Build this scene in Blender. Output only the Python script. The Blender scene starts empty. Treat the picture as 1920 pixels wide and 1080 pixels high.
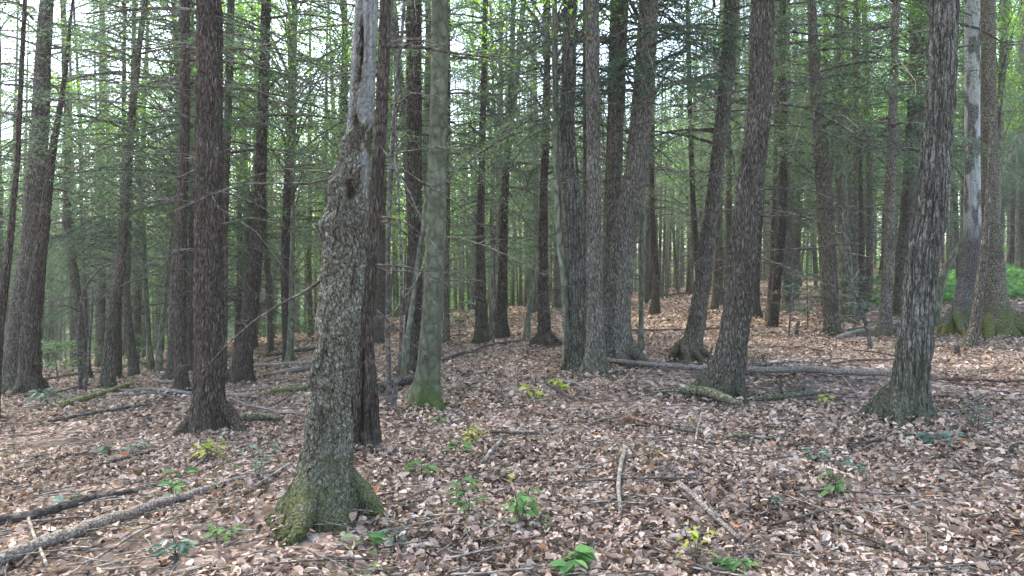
import bpy, math, random
import numpy as np
from mathutils import Vector

# ------------------------------------------------------------------ camera, sky, sun, exposure
S = bpy.context.scene
COL = S.collection
F, H0, CX, CAMZ = 1400.0, 500.0, 960.0, 1.6       # focal length and horizon in pixels of a 1920 wide picture
cam = bpy.data.objects.new('camera', bpy.data.cameras.new('camera')); COL.objects.link(cam)
cam.location = (0, 0, CAMZ); cam.rotation_euler = (math.radians(90), 0, 0)
cam.data.sensor_width = 36; cam.data.lens = 36 * F / 1920; cam.data.shift_y = -(540 - H0) / 1920
cam.data.clip_start = .05; cam.data.clip_end = 1500
S.camera = cam
SUN_EL, SUN_ROT = 58, -35                           # high, behind the trees on the valley side
w = bpy.data.worlds.new('World'); S.world = w; w.use_nodes = True
nt = w.node_tree; bg = nt.nodes['Background']
sky = nt.nodes.new('ShaderNodeTexSky'); sky.sky_type = 'NISHITA'; sky.sun_disc = False
sky.sun_elevation = math.radians(SUN_EL); sky.sun_rotation = math.radians(SUN_ROT)
sky.air_density = 1.0; sky.dust_density = 2.5; sky.ozone_density = 1.0
nt.links.new(sky.outputs[0], bg.inputs[0]); bg.inputs[1].default_value = 0.15
sd = bpy.data.lights.new('sun', 'SUN'); sd.energy = 1.5; sd.angle = math.radians(25); sd.color = (1, .93, .82)
sun = bpy.data.objects.new('sun', sd); COL.objects.link(sun)
_el, _az = math.radians(SUN_EL), math.radians(SUN_ROT)
_dir = Vector((math.sin(_az) * math.cos(_el), math.cos(_az) * math.cos(_el), math.sin(_el)))
sun.rotation_euler = _dir.to_track_quat('Z', 'Y').to_euler()
S.view_settings.view_transform = 'Standard'; S.view_settings.look = 'None'
S.view_settings.exposure = 2.75; S.view_settings.gamma = 1
S.cycles.max_bounces = 6; S.cycles.diffuse_bounces = 3; S.cycles.glossy_bounces = 1; S.cycles.transmission_bounces = 3
S.cycles.transparent_max_bounces = 4; S.cycles.volume_bounces = 0
S.cycles.use_denoising = True

R = np.random.default_rng(7)
random.seed(7)

# ------------------------------------------------------------------ noise
def _hash(ix, iy, iz, seed):
    h = (ix.astype(np.int64) * 374761393 + iy.astype(np.int64) * 668265263 + iz.astype(np.int64) * 2147483647 + seed * 144665) & 0xffffffff
    h = ((h ^ (h >> 13)) * 1274126177) & 0xffffffff
    return ((h ^ (h >> 16)) & 0xffff) / 65535.0
def vn(x, y, z, seed=0):
    x, y, z = np.broadcast_arrays(np.asarray(x, float), np.asarray(y, float), np.asarray(z, float))
    ix, iy, iz = np.floor(x), np.floor(y), np.floor(z)
    fx, fy, fz = x - ix, y - iy, z - iz
    fx, fy, fz = [f * f * (3 - 2 * f) for f in (fx, fy, fz)]
    r = 0
    for a in (0, 1):
        for b in (0, 1):
            for c in (0, 1):
                r = r + (fx if a else 1 - fx) * (fy if b else 1 - fy) * (fz if c else 1 - fz) * _hash(ix + a, iy + b, iz + c, seed)
    return r
def fbm(x, y, z, seed=0, o=3):
    s, a, t = 0, .5, 0
    for i in range(o):
        s = s + a * vn(x, y, z, seed + i); t += a; a *= .5; x, y, z = x * 2.03, y * 2.03, z * 2.03
    return s / t

# ------------------------------------------------------------------ terrain
_cp = np.array([(0,0,0),(0,4,0),(-2.6,4,-.02),(2.6,4,.02),(-1.2,4.8,-.02),(-1,8.2,-.01),(-3.3,8.2,-.27),(-8.4,13,-.63),(-4.9,11,-.34),
 (-4.7,13,-.46),(1.4,11,.1),(2.4,8.5,.08),(2.9,12,.14),(3.7,7,.125),(9,14,.26),(6.4,15,.2),(4.8,25,0),(-.8,18,-.2),(.7,16,-.11),
 (-1.8,13,-.16),(-9.3,17,-1.07),(-10,20,-1.3),(-27,40,-3.9),(-40,60,-6.2),(-20,40,-3.4),(-7.4,40,-1.3),(0,50,-1.2),(10.4,50,0),(15.4,40,.3),
 (23.5,35,1.4),(40,60,2.6),(27,70,.6),(-5,-8,-.2),(5,-8,.2),(-150,150,-12),(0,150,-3),(150,150,8),(-150,0,-12),(150,0,8),(-150,-150,-10),(150,-150,8),(0,-150,-1),
 (-60,25,-6),(60,25,4),(-12,6,-.9),(12,6,.7)], float)
def _phi(r2): return r2 * np.log(r2 + 1e-9) * .5
def _tps():
    n = len(_cp); P = np.c_[np.ones(n), _cp[:, :2] / 20]
    d2 = ((_cp[:, None, :2] - _cp[None, :, :2]) ** 2).sum(-1) / 400
    A = np.zeros((n + 3, n + 3)); A[:n, :n] = _phi(d2) + np.eye(n) * 3e-4; A[:n, n:] = P; A[n:, :n] = P.T
    return np.linalg.solve(A, np.r_[_cp[:, 2], 0, 0, 0])
_W = _tps()
def terrain(x, y):
    x, y = np.asarray(x, float), np.asarray(y, float); sh = x.shape; x, y = x.ravel(), y.ravel()
    z = _W[-3] + _W[-2] * x / 20 + _W[-1] * y / 20
    for (cx, cy, _), wt in zip(_cp, _W): z = z + wt * _phi(((x - cx) ** 2 + (y - cy) ** 2) / 400)
    z = z + (fbm(x * .7, y * .7, 0, 3) - .5) * .16 + (vn(x * 3, y * 3, 0, 9) - .5) * .045
    return z.reshape(sh)
def tz(x, y): return float(terrain(np.array([x]), np.array([y]))[0])
_DD = np.exp(np.linspace(math.log(2.2), math.log(110), 900))
def ground(px, py):
    """the first ground point seen at a pixel"""
    z = CAMZ - (py - H0) / F * _DD; g = terrain((px - CX) / F * _DD, _DD)
    k = np.nonzero(z <= g)[0]
    D = _DD[k[0]] if len(k) else 60.0
    x = (px - CX) / F * D
    return x, D, tz(x, D)

# ------------------------------------------------------------------ mesh builder
class MB:
    def __init__(s): s.V, s.Fc, s.n, s.A = [], [], 0, []
    def add(s, V, faces, mat=0, rnd=None, mask=None):
        V = np.asarray(V, float); s.V.append(V); faces = np.asarray(faces, np.int64)
        nf = len(faces)
        s.Fc.append((faces + s.n, mat, np.zeros(nf) if rnd is None else np.asarray(rnd, float)))
        s.A.append(np.zeros(len(V)) if mask is None else mask); s.n += len(V)
    def faces_more(s, faces, base, mat=0, rnd=None):
        faces = np.asarray(faces, np.int64); s.Fc.append((faces + base, mat, np.zeros(len(faces)) if rnd is None else rnd))
    def mesh(s, name, mats, smooth=True, attr=False):
        V = np.concatenate(s.V).astype(np.float32); me = bpy.data.meshes.new(name)
        loops = np.concatenate([f.ravel() for f, _, _ in s.Fc]).astype(np.int32)
        cnt = np.concatenate([np.full(len(f), f.shape[1]) for f, _, _ in s.Fc]).astype(np.int32)
        mi = np.concatenate([np.full(len(f), m) for f, m, _ in s.Fc]).astype(np.int32)
        rn = np.concatenate([r for _, _, r in s.Fc]).astype(np.float32)
        st = np.r_[0, np.cumsum(cnt)[:-1]].astype(np.int32)
        me.vertices.add(len(V)); me.vertices.foreach_set('co', V.ravel())
        me.loops.add(len(loops)); me.loops.foreach_set('vertex_index', loops)
        me.polygons.add(len(cnt)); me.polygons.foreach_set('loop_start', st); me.polygons.foreach_set('loop_total', cnt)
        me.polygons.foreach_set('material_index', mi); me.polygons.foreach_set('use_smooth', np.full(len(cnt), smooth))
        a = me.attributes.new('rnd', 'FLOAT', 'FACE'); a.data.foreach_set('value', rn)
        if attr:
            a = me.attributes.new('mask', 'FLOAT', 'POINT'); a.data.foreach_set('value', np.concatenate(s.A).astype(np.float32))
        me.update(calc_edges=True)
        for m in mats: me.materials.append(m)
        return me
def link(name, me, parent=None, loc=None):
    o = bpy.data.objects.new(name, me); COL.objects.link(o)
    if parent is not None: o.parent = parent
    if loc is not None: o.location = loc
    return o
def tag(o, label=None, cat=None, group=None, kind=None):
    for k, v in (('label', label), ('category', cat), ('group', group), ('kind', kind)):
        if v: o[k] = v
    return o
def thing(name, loc, label, cat, group=None):
    o = bpy.data.objects.new(name, None); COL.objects.link(o); o.location = loc; o.empty_display_size = .1
    return tag(o, label, cat, group)

def tube(mb, P, rad, n=4, mat=0, cap=True, rough=0, seed=0, mask=None):
    P = np.asarray(P, float); rad = np.asarray(rad, float); m = len(P)
    T = np.gradient(P, axis=0); T /= np.linalg.norm(T, axis=1)[:, None] + 1e-9
    up = np.array([0, 0, 1.]) if abs(T[0, 2]) < .9 else np.array([1., 0, 0])
    U = np.cross(T, up); U /= np.linalg.norm(U, axis=1)[:, None] + 1e-9
    Wv = np.cross(T, U); a = np.arange(n) / n * 2 * math.pi
    rr = rad[:, None] * np.ones(n)[None]
    V = P[:, None] + rr[..., None] * (np.cos(a)[None, :, None] * U[:, None] + np.sin(a)[None, :, None] * Wv[:, None])
    if rough:
        q = V / (rad.max() + 1e-6); d = fbm(q[..., 0] * 1.5, q[..., 1] * 1.5, q[..., 2] * 1.5, seed) - .5
        V = P[:, None] + (V - P[:, None]) * (1 + rough * 2 * d)[..., None]
    i = np.arange(m - 1)[:, None] * n; j = np.arange(n)[None]; k = (j + 1) % n
    f = np.stack([i + j, i + k, i + n + k, i + n + j], -1).reshape(-1, 4)
    b = mb.n; mb.add(V.reshape(-1, 3), f, mat)
    if cap:
        mb.faces_more(np.array([np.arange(n)[::-1]]), b, mat); mb.faces_more(np.array([np.arange(n) + (m - 1) * n]), b, mat)

def diamonds(mb, P, D, N, L, Wd, mat=0, rnd=None, fold=0.0, ratio=.45):
    """leaf shaped quads: P base, D direction, N normal, L length, Wd width"""
    D = D / (np.linalg.norm(D, axis=1)[:, None] + 1e-9); Sd = np.cross(D, N); Sd /= np.linalg.norm(Sd, axis=1)[:, None] + 1e-9
    L = np.broadcast_to(L, (len(P),))[:, None]; Wd = np.broadcast_to(Wd, (len(P),))[:, None]
    up = np.cross(Sd, D); m = P + D * L * ratio + up * (fold * L)
    V = np.stack([P, m + Sd * Wd / 2, P + D * L, m - Sd * Wd / 2], 1).reshape(-1, 3)
    mb.add(V, np.arange(len(P) * 4).reshape(-1, 4), mat, R.random(len(P)) if rnd is None else rnd)

# ------------------------------------------------------------------ materials
def newmat(name):
    m = bpy.data.materials.new(name); m.use_nodes = True; t = m.node_tree
    return m, t, t.nodes, t.nodes['Principled BSDF'], lambda a, b: t.links.new(a, b)
def ramp(N, stops, interp='LINEAR'):
    r = N.new('ShaderNodeValToRGB'); e = r.color_ramp.elements; r.color_ramp.interpolation = interp
    while len(e) < len(stops): e.new(.5)
    for el, (p, c) in zip(e, stops): el.position = p; el.color = (*c, 1)
    return r
def noise(N, Lk, vec, scale, detail=4, rough=.55, dist=0):
    n = N.new('ShaderNodeTexNoise'); n.inputs['Scale'].default_value = scale; n.inputs['Detail'].default_value = detail
    n.inputs['Roughness'].default_value = rough; n.inputs['Distortion'].default_value = dist
    if vec is not None: Lk(vec, n.inputs['Vector'])
    return n
def math_(N, Lk, op, a, b=None, c=None, clamp=False):
    n = N.new('ShaderNodeMath'); n.operation = op; n.use_clamp = clamp
    for i, v in enumerate((a, b, c)):
        if v is None: continue
        if isinstance(v, (int, float)): n.inputs[i].default_value = v
        else: Lk(v, n.inputs[i])
    return n.outputs[0]
def mix(N, Lk, f, a, b, mode='MIX'):
    n = N.new('ShaderNodeMix'); n.data_type = 'RGBA'; n.blend_type = mode
    for i, v in ((0, f), (6, a), (7, b)):
        if isinstance(v, (int, float)): n.inputs[i].default_value = v
        elif isinstance(v, tuple): n.inputs[i].default_value = (*v, 1)
        else: Lk(v, n.inputs[i])
    return n.outputs[2]

def bark(name, dark, mid, light, sc=14, stretch=.22, bump=.02, moss=(.06, .08, .02), moss_h=.35, moss_amt=.0, lichen=.15, hue=.12, wood=None, fur=0, furs=.5, fsc=.4):
    m, t, N, P, Lk = newmat(name)
    tc = N.new('ShaderNodeTexCoord'); mp = N.new('ShaderNodeMapping'); mp.inputs['Scale'].default_value = (1, 1, stretch)
    oi = N.new('ShaderNodeObjectInfo')
    off = N.new('ShaderNodeVectorMath'); off.operation = 'ADD'; Lk(tc.outputs['Object'], off.inputs[0])
    cm = N.new('ShaderNodeCombineXYZ'); Lk(math_(N, Lk, 'MULTIPLY', oi.outputs['Random'], 37.0), cm.inputs[2]); Lk(cm.outputs[0], off.inputs[1])
    Lk(off.outputs[0], mp.inputs['Vector'])
    d1 = noise(N, Lk, mp.outputs[0], sc * .5, 2)
    ad = N.new('ShaderNodeVectorMath'); ad.operation = 'MULTIPLY_ADD'; Lk(d1.outputs['Color'], ad.inputs[0]); ad.inputs[1].default_value = (.09,) * 3; Lk(mp.outputs[0], ad.inputs[2])
    vo = N.new('ShaderNodeTexVoronoi'); vo.feature = 'DISTANCE_TO_EDGE'; vo.inputs['Scale'].default_value = sc; Lk(ad.outputs[0], vo.inputs['Vector'])
    crack = math_(N, Lk, 'MULTIPLY', vo.outputs['Distance'], 3.2, clamp=True)
    n2 = noise(N, Lk, mp.outputs[0], sc * 2.2, 5, .65)
    v = math_(N, Lk, 'ADD', math_(N, Lk, 'MULTIPLY', crack, .34), math_(N, Lk, 'MULTIPLY', n2.outputs[0], .9))
    cr = ramp(N, [(.36, dark), (.55, mid), (.80, light)]); Lk(v, cr.inputs[0]); c = cr.outputs[0]
    if fur:
        mf = N.new('ShaderNodeMapping'); mf.inputs['Scale'].default_value = (1, 1, fsc * stretch); Lk(off.outputs[0], mf.inputs['Vector'])
        af = N.new('ShaderNodeVectorMath'); af.operation = 'MULTIPLY_ADD'; Lk(noise(N, Lk, mf.outputs[0], fur * .8, 3).outputs['Color'], af.inputs[0]); af.inputs[1].default_value = (.8 / fur,) * 3; Lk(mf.outputs[0], af.inputs[2])
        v2 = N.new('ShaderNodeTexVoronoi'); v2.feature = 'DISTANCE_TO_EDGE'; v2.inputs['Scale'].default_value = fur; Lk(af.outputs[0], v2.inputs['Vector'])
        fr = ramp(N, [(.02, (1 - furs,) * 3), (.2, (1.08,) * 3)]); Lk(v2.outputs['Distance'], fr.inputs[0]); c = mix(N, Lk, 1.0, c, fr.outputs[0], 'MULTIPLY')
        v = math_(N, Lk, 'ADD', math_(N, Lk, 'MULTIPLY', v, .6), math_(N, Lk, 'MULTIPLY', v2.outputs['Distance'], 3.0, clamp=True))
    n3 = noise(N, Lk, off.outputs[0], 2.3, 4, .6)
    big = ramp(N, [(.3, (.72, .7, .68)), (.7, (1.2, 1.2, 1.2))]); Lk(n3.outputs[0], big.inputs[0]); c = mix(N, Lk, 1.0, c, big.outputs[0], 'MULTIPLY')
    lf = ramp(N, [(.6, (0, 0, 0)), (.72, (1, 1, 1))]); Lk(noise(N, Lk, off.outputs[0], 9, 5, .7).outputs[0], lf.inputs[0])
    c = mix(N, Lk, math_(N, Lk, 'MULTIPLY', lf.outputs[0], lichen), c, (.33, .36, .3))
    if wood:
        at = N.new('ShaderNodeAttribute'); at.attribute_name = 'mask'
        mw = N.new('ShaderNodeMapping'); mw.inputs['Scale'].default_value = (1, 1, .08); Lk(off.outputs[0], mw.inputs['Vector'])
        wn = noise(N, Lk, mw.outputs[0], 45, 4, .6)
        wr = ramp(N, [(.3, wood[0]), (.7, wood[1])]); Lk(wn.outputs[0], wr.inputs[0])
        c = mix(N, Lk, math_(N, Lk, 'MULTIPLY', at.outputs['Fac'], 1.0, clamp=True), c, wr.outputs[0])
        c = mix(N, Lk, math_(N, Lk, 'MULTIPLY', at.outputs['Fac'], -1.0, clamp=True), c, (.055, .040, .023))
    # moss near the foot
    sx = N.new('ShaderNodeSeparateXYZ'); Lk(tc.outputs['Object'], sx.inputs[0])
    hm = math_(N, Lk, 'SUBTRACT', 1.0, math_(N, Lk, 'DIVIDE', sx.outputs[2], moss_h))
    mk = math_(N, Lk, 'ADD', hm, math_(N, Lk, 'MULTIPLY', math_(N, Lk, 'SUBTRACT', noise(N, Lk, off.outputs[0], 6, 4, .65).outputs[0], .5), 3.0), clamp=True)
    mk = math_(N, Lk, 'MULTIPLY', mk, moss_amt)
    mc = ramp(N, [(.3, tuple(x * .55 for x in moss)), (.7, tuple(x * 1.5 for x in moss))]); Lk(noise(N, Lk, off.outputs[0], 60, 3).outputs[0], mc.inputs[0])
    c = mix(N, Lk, mk, c, mc.outputs[0])
    hs = N.new('ShaderNodeHueSaturation'); Lk(c, hs.inputs['Color'])
    Lk(math_(N, Lk, 'ADD', math_(N, Lk, 'MULTIPLY', oi.outputs['Random'], hue * 2.2), 1 - hue), hs.inputs['Value'])
    Lk(hs.outputs[0], P.inputs['Base Color']); P.inputs['Roughness'].default_value = .92; P.inputs['Specular IOR Level'].default_value = .15
    bp = N.new('ShaderNodeBump'); bp.inputs['Strength'].default_value = 1.0; bp.inputs['Distance'].default_value = bump * 1.8
    Lk(v, bp.inputs['Height']); Lk(bp.outputs[0], P.inputs['Normal'])
    return m

def leafmat(name, stops, trans=.45, rough=.55, spec=.2, vary=.0, tcol=(1.4, 1.5, .7)):
    m, t, N, P, Lk = newmat(name)
    at = N.new('ShaderNodeAttribute'); at.attribute_name = 'rnd'
    cr = ramp(N, stops); Lk(at.outputs['Fac'], cr.inputs[0]); c = cr.outputs[0]
    if vary:
        oi = N.new('ShaderNodeObjectInfo'); hs = N.new('ShaderNodeHueSaturation'); Lk(c, hs.inputs['Color'])
        Lk(math_(N, Lk, 'ADD', math_(N, Lk, 'MULTIPLY', oi.outputs['Random'], vary * 2), 1 - vary), hs.inputs['Value']); c = hs.outputs[0]
    Lk(c, P.inputs['Base Color']); P.inputs['Roughness'].default_value = rough; P.inputs['Specular IOR Level'].default_value = spec
    if trans:
        tr = N.new('ShaderNodeBsdfTranslucent'); ms = N.new('ShaderNodeMixShader'); ms.inputs[0].default_value = trans
        ct = mix(N, Lk, 1.0, c, tcol, 'MULTIPLY'); Lk(ct, tr.inputs[0])
        Lk(P.outputs[0], ms.inputs[1]); Lk(tr.outputs[0], ms.inputs[2]); Lk(ms.outputs[0], N['Material Output'].inputs[0])
    return m

M = {}
M['hemlock'] = bark('hemlock_bark', (.044, .036, .026), (.13, .107, .078), (.26, .226, .172), sc=36, stretch=.22, bump=.018, moss_amt=.45, moss_h=.3, lichen=.15, fur=32, furs=.38, fsc=1.0)
M['red'] = bark('reddish_hemlock_bark', (.027, .020, .014), (.084, .062, .046), (.175, .138, .105), sc=36, stretch=.22, bump=.018, moss_amt=.25, moss_h=.25, lichen=.12, fur=32, furs=.38, fsc=1.0)
M['grey'] = bark('grey_bark', (.05, .042, .032), (.155, .134, .10), (.30, .268, .208), sc=34, stretch=.26, bump=.016, moss_amt=.4, moss_h=.35, lichen=.25, fur=30, furs=.35, fsc=1.2)
M['oak'] = bark('furrowed_bark', (.036, .031, .023), (.13, .118, .09), (.27, .25, .20), sc=42, stretch=.3, bump=.012, moss=(.05, .058, .024), moss_amt=.55, moss_h=.9, lichen=.2, hue=.02, fur=24, furs=.62, fsc=.36)
M['beech'] = bark('smooth_olive_bark', (.048, .052, .03), (.088, .092, .055), (.13, .134, .085), sc=9, stretch=.7, bump=.004, moss=(.05, .075, .016), moss_amt=1.0, moss_h=.42, lichen=.3, hue=.02)
M['olive'] = bark('olive_sapling_bark', (.06, .062, .04), (.12, .12, .08), (.2, .2, .14), sc=9, stretch=.4, bump=.004, moss_amt=.5, moss_h=.4, lichen=.3)
M['snag'] = bark('rotting_mossy_bark', (.05, .044, .026), (.18, .166, .112), (.40, .375, .285), sc=48, stretch=0.5, bump=.02, moss=(.10, .11, .04), moss_amt=1.0, moss_h=.5, lichen=.55, hue=.0, fur=34, furs=.36, fsc=1.0,
                 wood=((.15, .142, .118), (.40, .395, .345)))
M['pale'] = bark('pale_flaking_bark', (.07, .062, .055), (.20, .18, .155), (.42, .40, .36), sc=36, stretch=.9, bump=.015, moss=(.15, .155, .03), moss_amt=1.0, moss_h=.6, lichen=.5, hue=.02, fur=22, furs=.45, fsc=1.6,
                 wood=((.34, .33, .30), (.82, .80, .75)))
M['rust'] = bark('rusty_mossy_bark', (.06, .046, .03), (.165, .135, .09), (.32, .285, .21), sc=34, stretch=.7, bump=.015, moss=(.11, .125, .02), moss_amt=1.0, moss_h=.7, lichen=.4, hue=.02, fur=22, furs=.45, fsc=1.4)
M['dead'] = bark('dead_twig_wood', (.035, .028, .024), (.085, .07, .058), (.17, .15, .13), sc=12, stretch=1, bump=.003, lichen=.25)
M['paletwig'] = bark('pale_twig_wood', (.08, .068, .05), (.17, .148, .115), (.31, .28, .23), sc=12, stretch=1, bump=.003, lichen=.3)
M['olivetwig'] = bark('greenish_twig_wood', (.06, .056, .035), (.12, .115, .075), (.2, .19, .14), sc=12, stretch=1, bump=.003, lichen=.2)
M['log'] = bark('fallen_log_bark', (.06, .048, .036), (.18, .15, .12), (.33, .295, .25), sc=34, stretch=1, bump=.006, lichen=.12)
M['darklog'] = bark('dark_wet_log_bark', (.02, .016, .014), (.06, .05, .042), (.13, .115, .095), sc=14, stretch=1, bump=.012, lichen=.2)
M['mosslog'] = bark('mossy_log_bark', (.04, .04, .026), (.105, .105, .062), (.22, .215, .14), sc=18, stretch=1, bump=.015, lichen=.2)
M['brightmoss'] = bark('bright_moss', (.06, .07, .025), (.15, .165, .06), (.29, .30, .14), sc=22, stretch=1, bump=.015, lichen=.1)
M['redlog'] = bark('rotten_red_wood', (.05, .028, .02), (.14, .085, .06), (.26, .17, .13), sc=14, stretch=1, bump=.012, lichen=.1)
M['needles'] = leafmat('hemlock_needles', [(0, (.052, .08, .055)), (.5, (.085, .13, .085)), (.85, (.12, .175, .10)), (1, (.17, .24, .115))], trans=.45, vary=.3, tcol=(1.35, 1.5, 1.05))
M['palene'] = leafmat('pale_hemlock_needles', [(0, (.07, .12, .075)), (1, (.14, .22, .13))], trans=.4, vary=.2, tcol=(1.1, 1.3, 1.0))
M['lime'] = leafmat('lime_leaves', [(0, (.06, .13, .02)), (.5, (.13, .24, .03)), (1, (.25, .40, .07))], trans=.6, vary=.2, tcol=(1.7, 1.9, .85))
M['fresh'] = leafmat('fresh_leaves', [(0, (.05, .12, .035)), (.6, (.09, .185, .055)), (1, (.15, .27, .085))], trans=.4)
M['bluish'] = leafmat('bluish_green_leaves', [(0, (.05, .09, .06)), (.6, (.09, .14, .10)), (1, (.16, .24, .17))], trans=.3)
M['yellow'] = leafmat('yellow_green_leaves', [(0, (.16, .2, .03)), (.6, (.30, .34, .05)), (1, (.45, .46, .10))], trans=.45)
M['herb'] = leafmat('herb_leaves', [(0, (.06, .14, .045)), (.6, (.11, .24, .07)), (1, (.19, .34, .11))], trans=.45)
M['litter'] = leafmat('dead_leaves', [(0, (.05, .033, .023)), (.18, (.12, .08, .057)), (.38, (.24, .162, .12)), (.56, (.38, .27, .20)), (.74, (.46, .34, .26)), (.9, (.51, .40, .32)), (.965, (.57, .48, .41)), (1, (.36, .16, .08))], trans=.08, rough=.6, spec=.25)

def ground_mat():
    m, t, N, P, Lk = newmat('leaf_litter_soil')
    tc = N.new('ShaderNodeTexCoord'); v = tc.outputs['Object']
    d = noise(N, Lk, v, 5, 2); ad = N.new('ShaderNodeVectorMath'); ad.operation = 'MULTIPLY_ADD'
    Lk(d.outputs['Color'], ad.inputs[0]); ad.inputs[1].default_value = (.2,) * 3; Lk(v, ad.inputs[2])
    vo = N.new('ShaderNodeTexVoronoi'); vo.inputs['Scale'].default_value = 17; Lk(ad.outputs[0], vo.inputs['Vector'])
    sx = N.new('ShaderNodeSeparateColor'); Lk(vo.outputs['Color'], sx.inputs[0])
    cr = ramp(N, [(0, (.05, .032, .024)), (.35, (.13, .088, .066)), (.65, (.25, .175, .135)), (.9, (.38, .29, .235)), (1, (.5, .42, .36))]); Lk(sx.outputs[0], cr.inputs[0])
    soil = ramp(N, [(.3, (.03, .024, .018)), (.7, (.085, .066, .05))]); Lk(noise(N, Lk, v, 40, 5, .7).outputs[0], soil.inputs[0])
    k = ramp(N, [(.46, (0, 0, 0)), (.6, (1, 1, 1))]); Lk(noise(N, Lk, v, .8, 5, .6).outputs[0], k.inputs[0])
    c = mix(N, Lk, math_(N, Lk, 'MULTIPLY', k.outputs[0], .75), cr.outputs[0], soil.outputs[0])
    gm = ramp(N, [(.56, (0, 0, 0)), (.68, (1, 1, 1))]); Lk(noise(N, Lk, v, .45, 4, .6).outputs[0], gm.inputs[0])
    c = mix(N, Lk, math_(N, Lk, 'MULTIPLY', gm.outputs[0], .35), c, (.06, .07, .035))
    Lk(c, P.inputs['Base Color']); P.inputs['Roughness'].default_value = .95; P.inputs['Specular IOR Level'].default_value = .1
    bp = N.new('ShaderNodeBump'); bp.inputs['Distance'].default_value = .03; Lk(sx.outputs[1], bp.inputs['Height']); Lk(bp.outputs[0], P.inputs['Normal'])
    return m
M['ground'] = ground_mat()

# ------------------------------------------------------------------ ground
def build_ground():
    n = 430; t = np.linspace(-1, 1, n); c = 13 * t + 187 * np.sign(t) * np.abs(t) ** 5
    X, Y = np.meshgrid(c, c + 8); Z = terrain(X, Y)
    i = (np.arange(n - 1)[:, None] * n + np.arange(n - 1)[None]).ravel()
    mb = MB(); mb.add(np.stack([X, Y, Z], -1).reshape(-1, 3), np.stack([i, i + 1, i + n + 1, i + n], -1))
    tag(link('ground', mb.mesh('ground', [M['ground']])), 'forest floor of brown soil sloping down to one side', 'ground', kind='structure')
build_ground()

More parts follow.
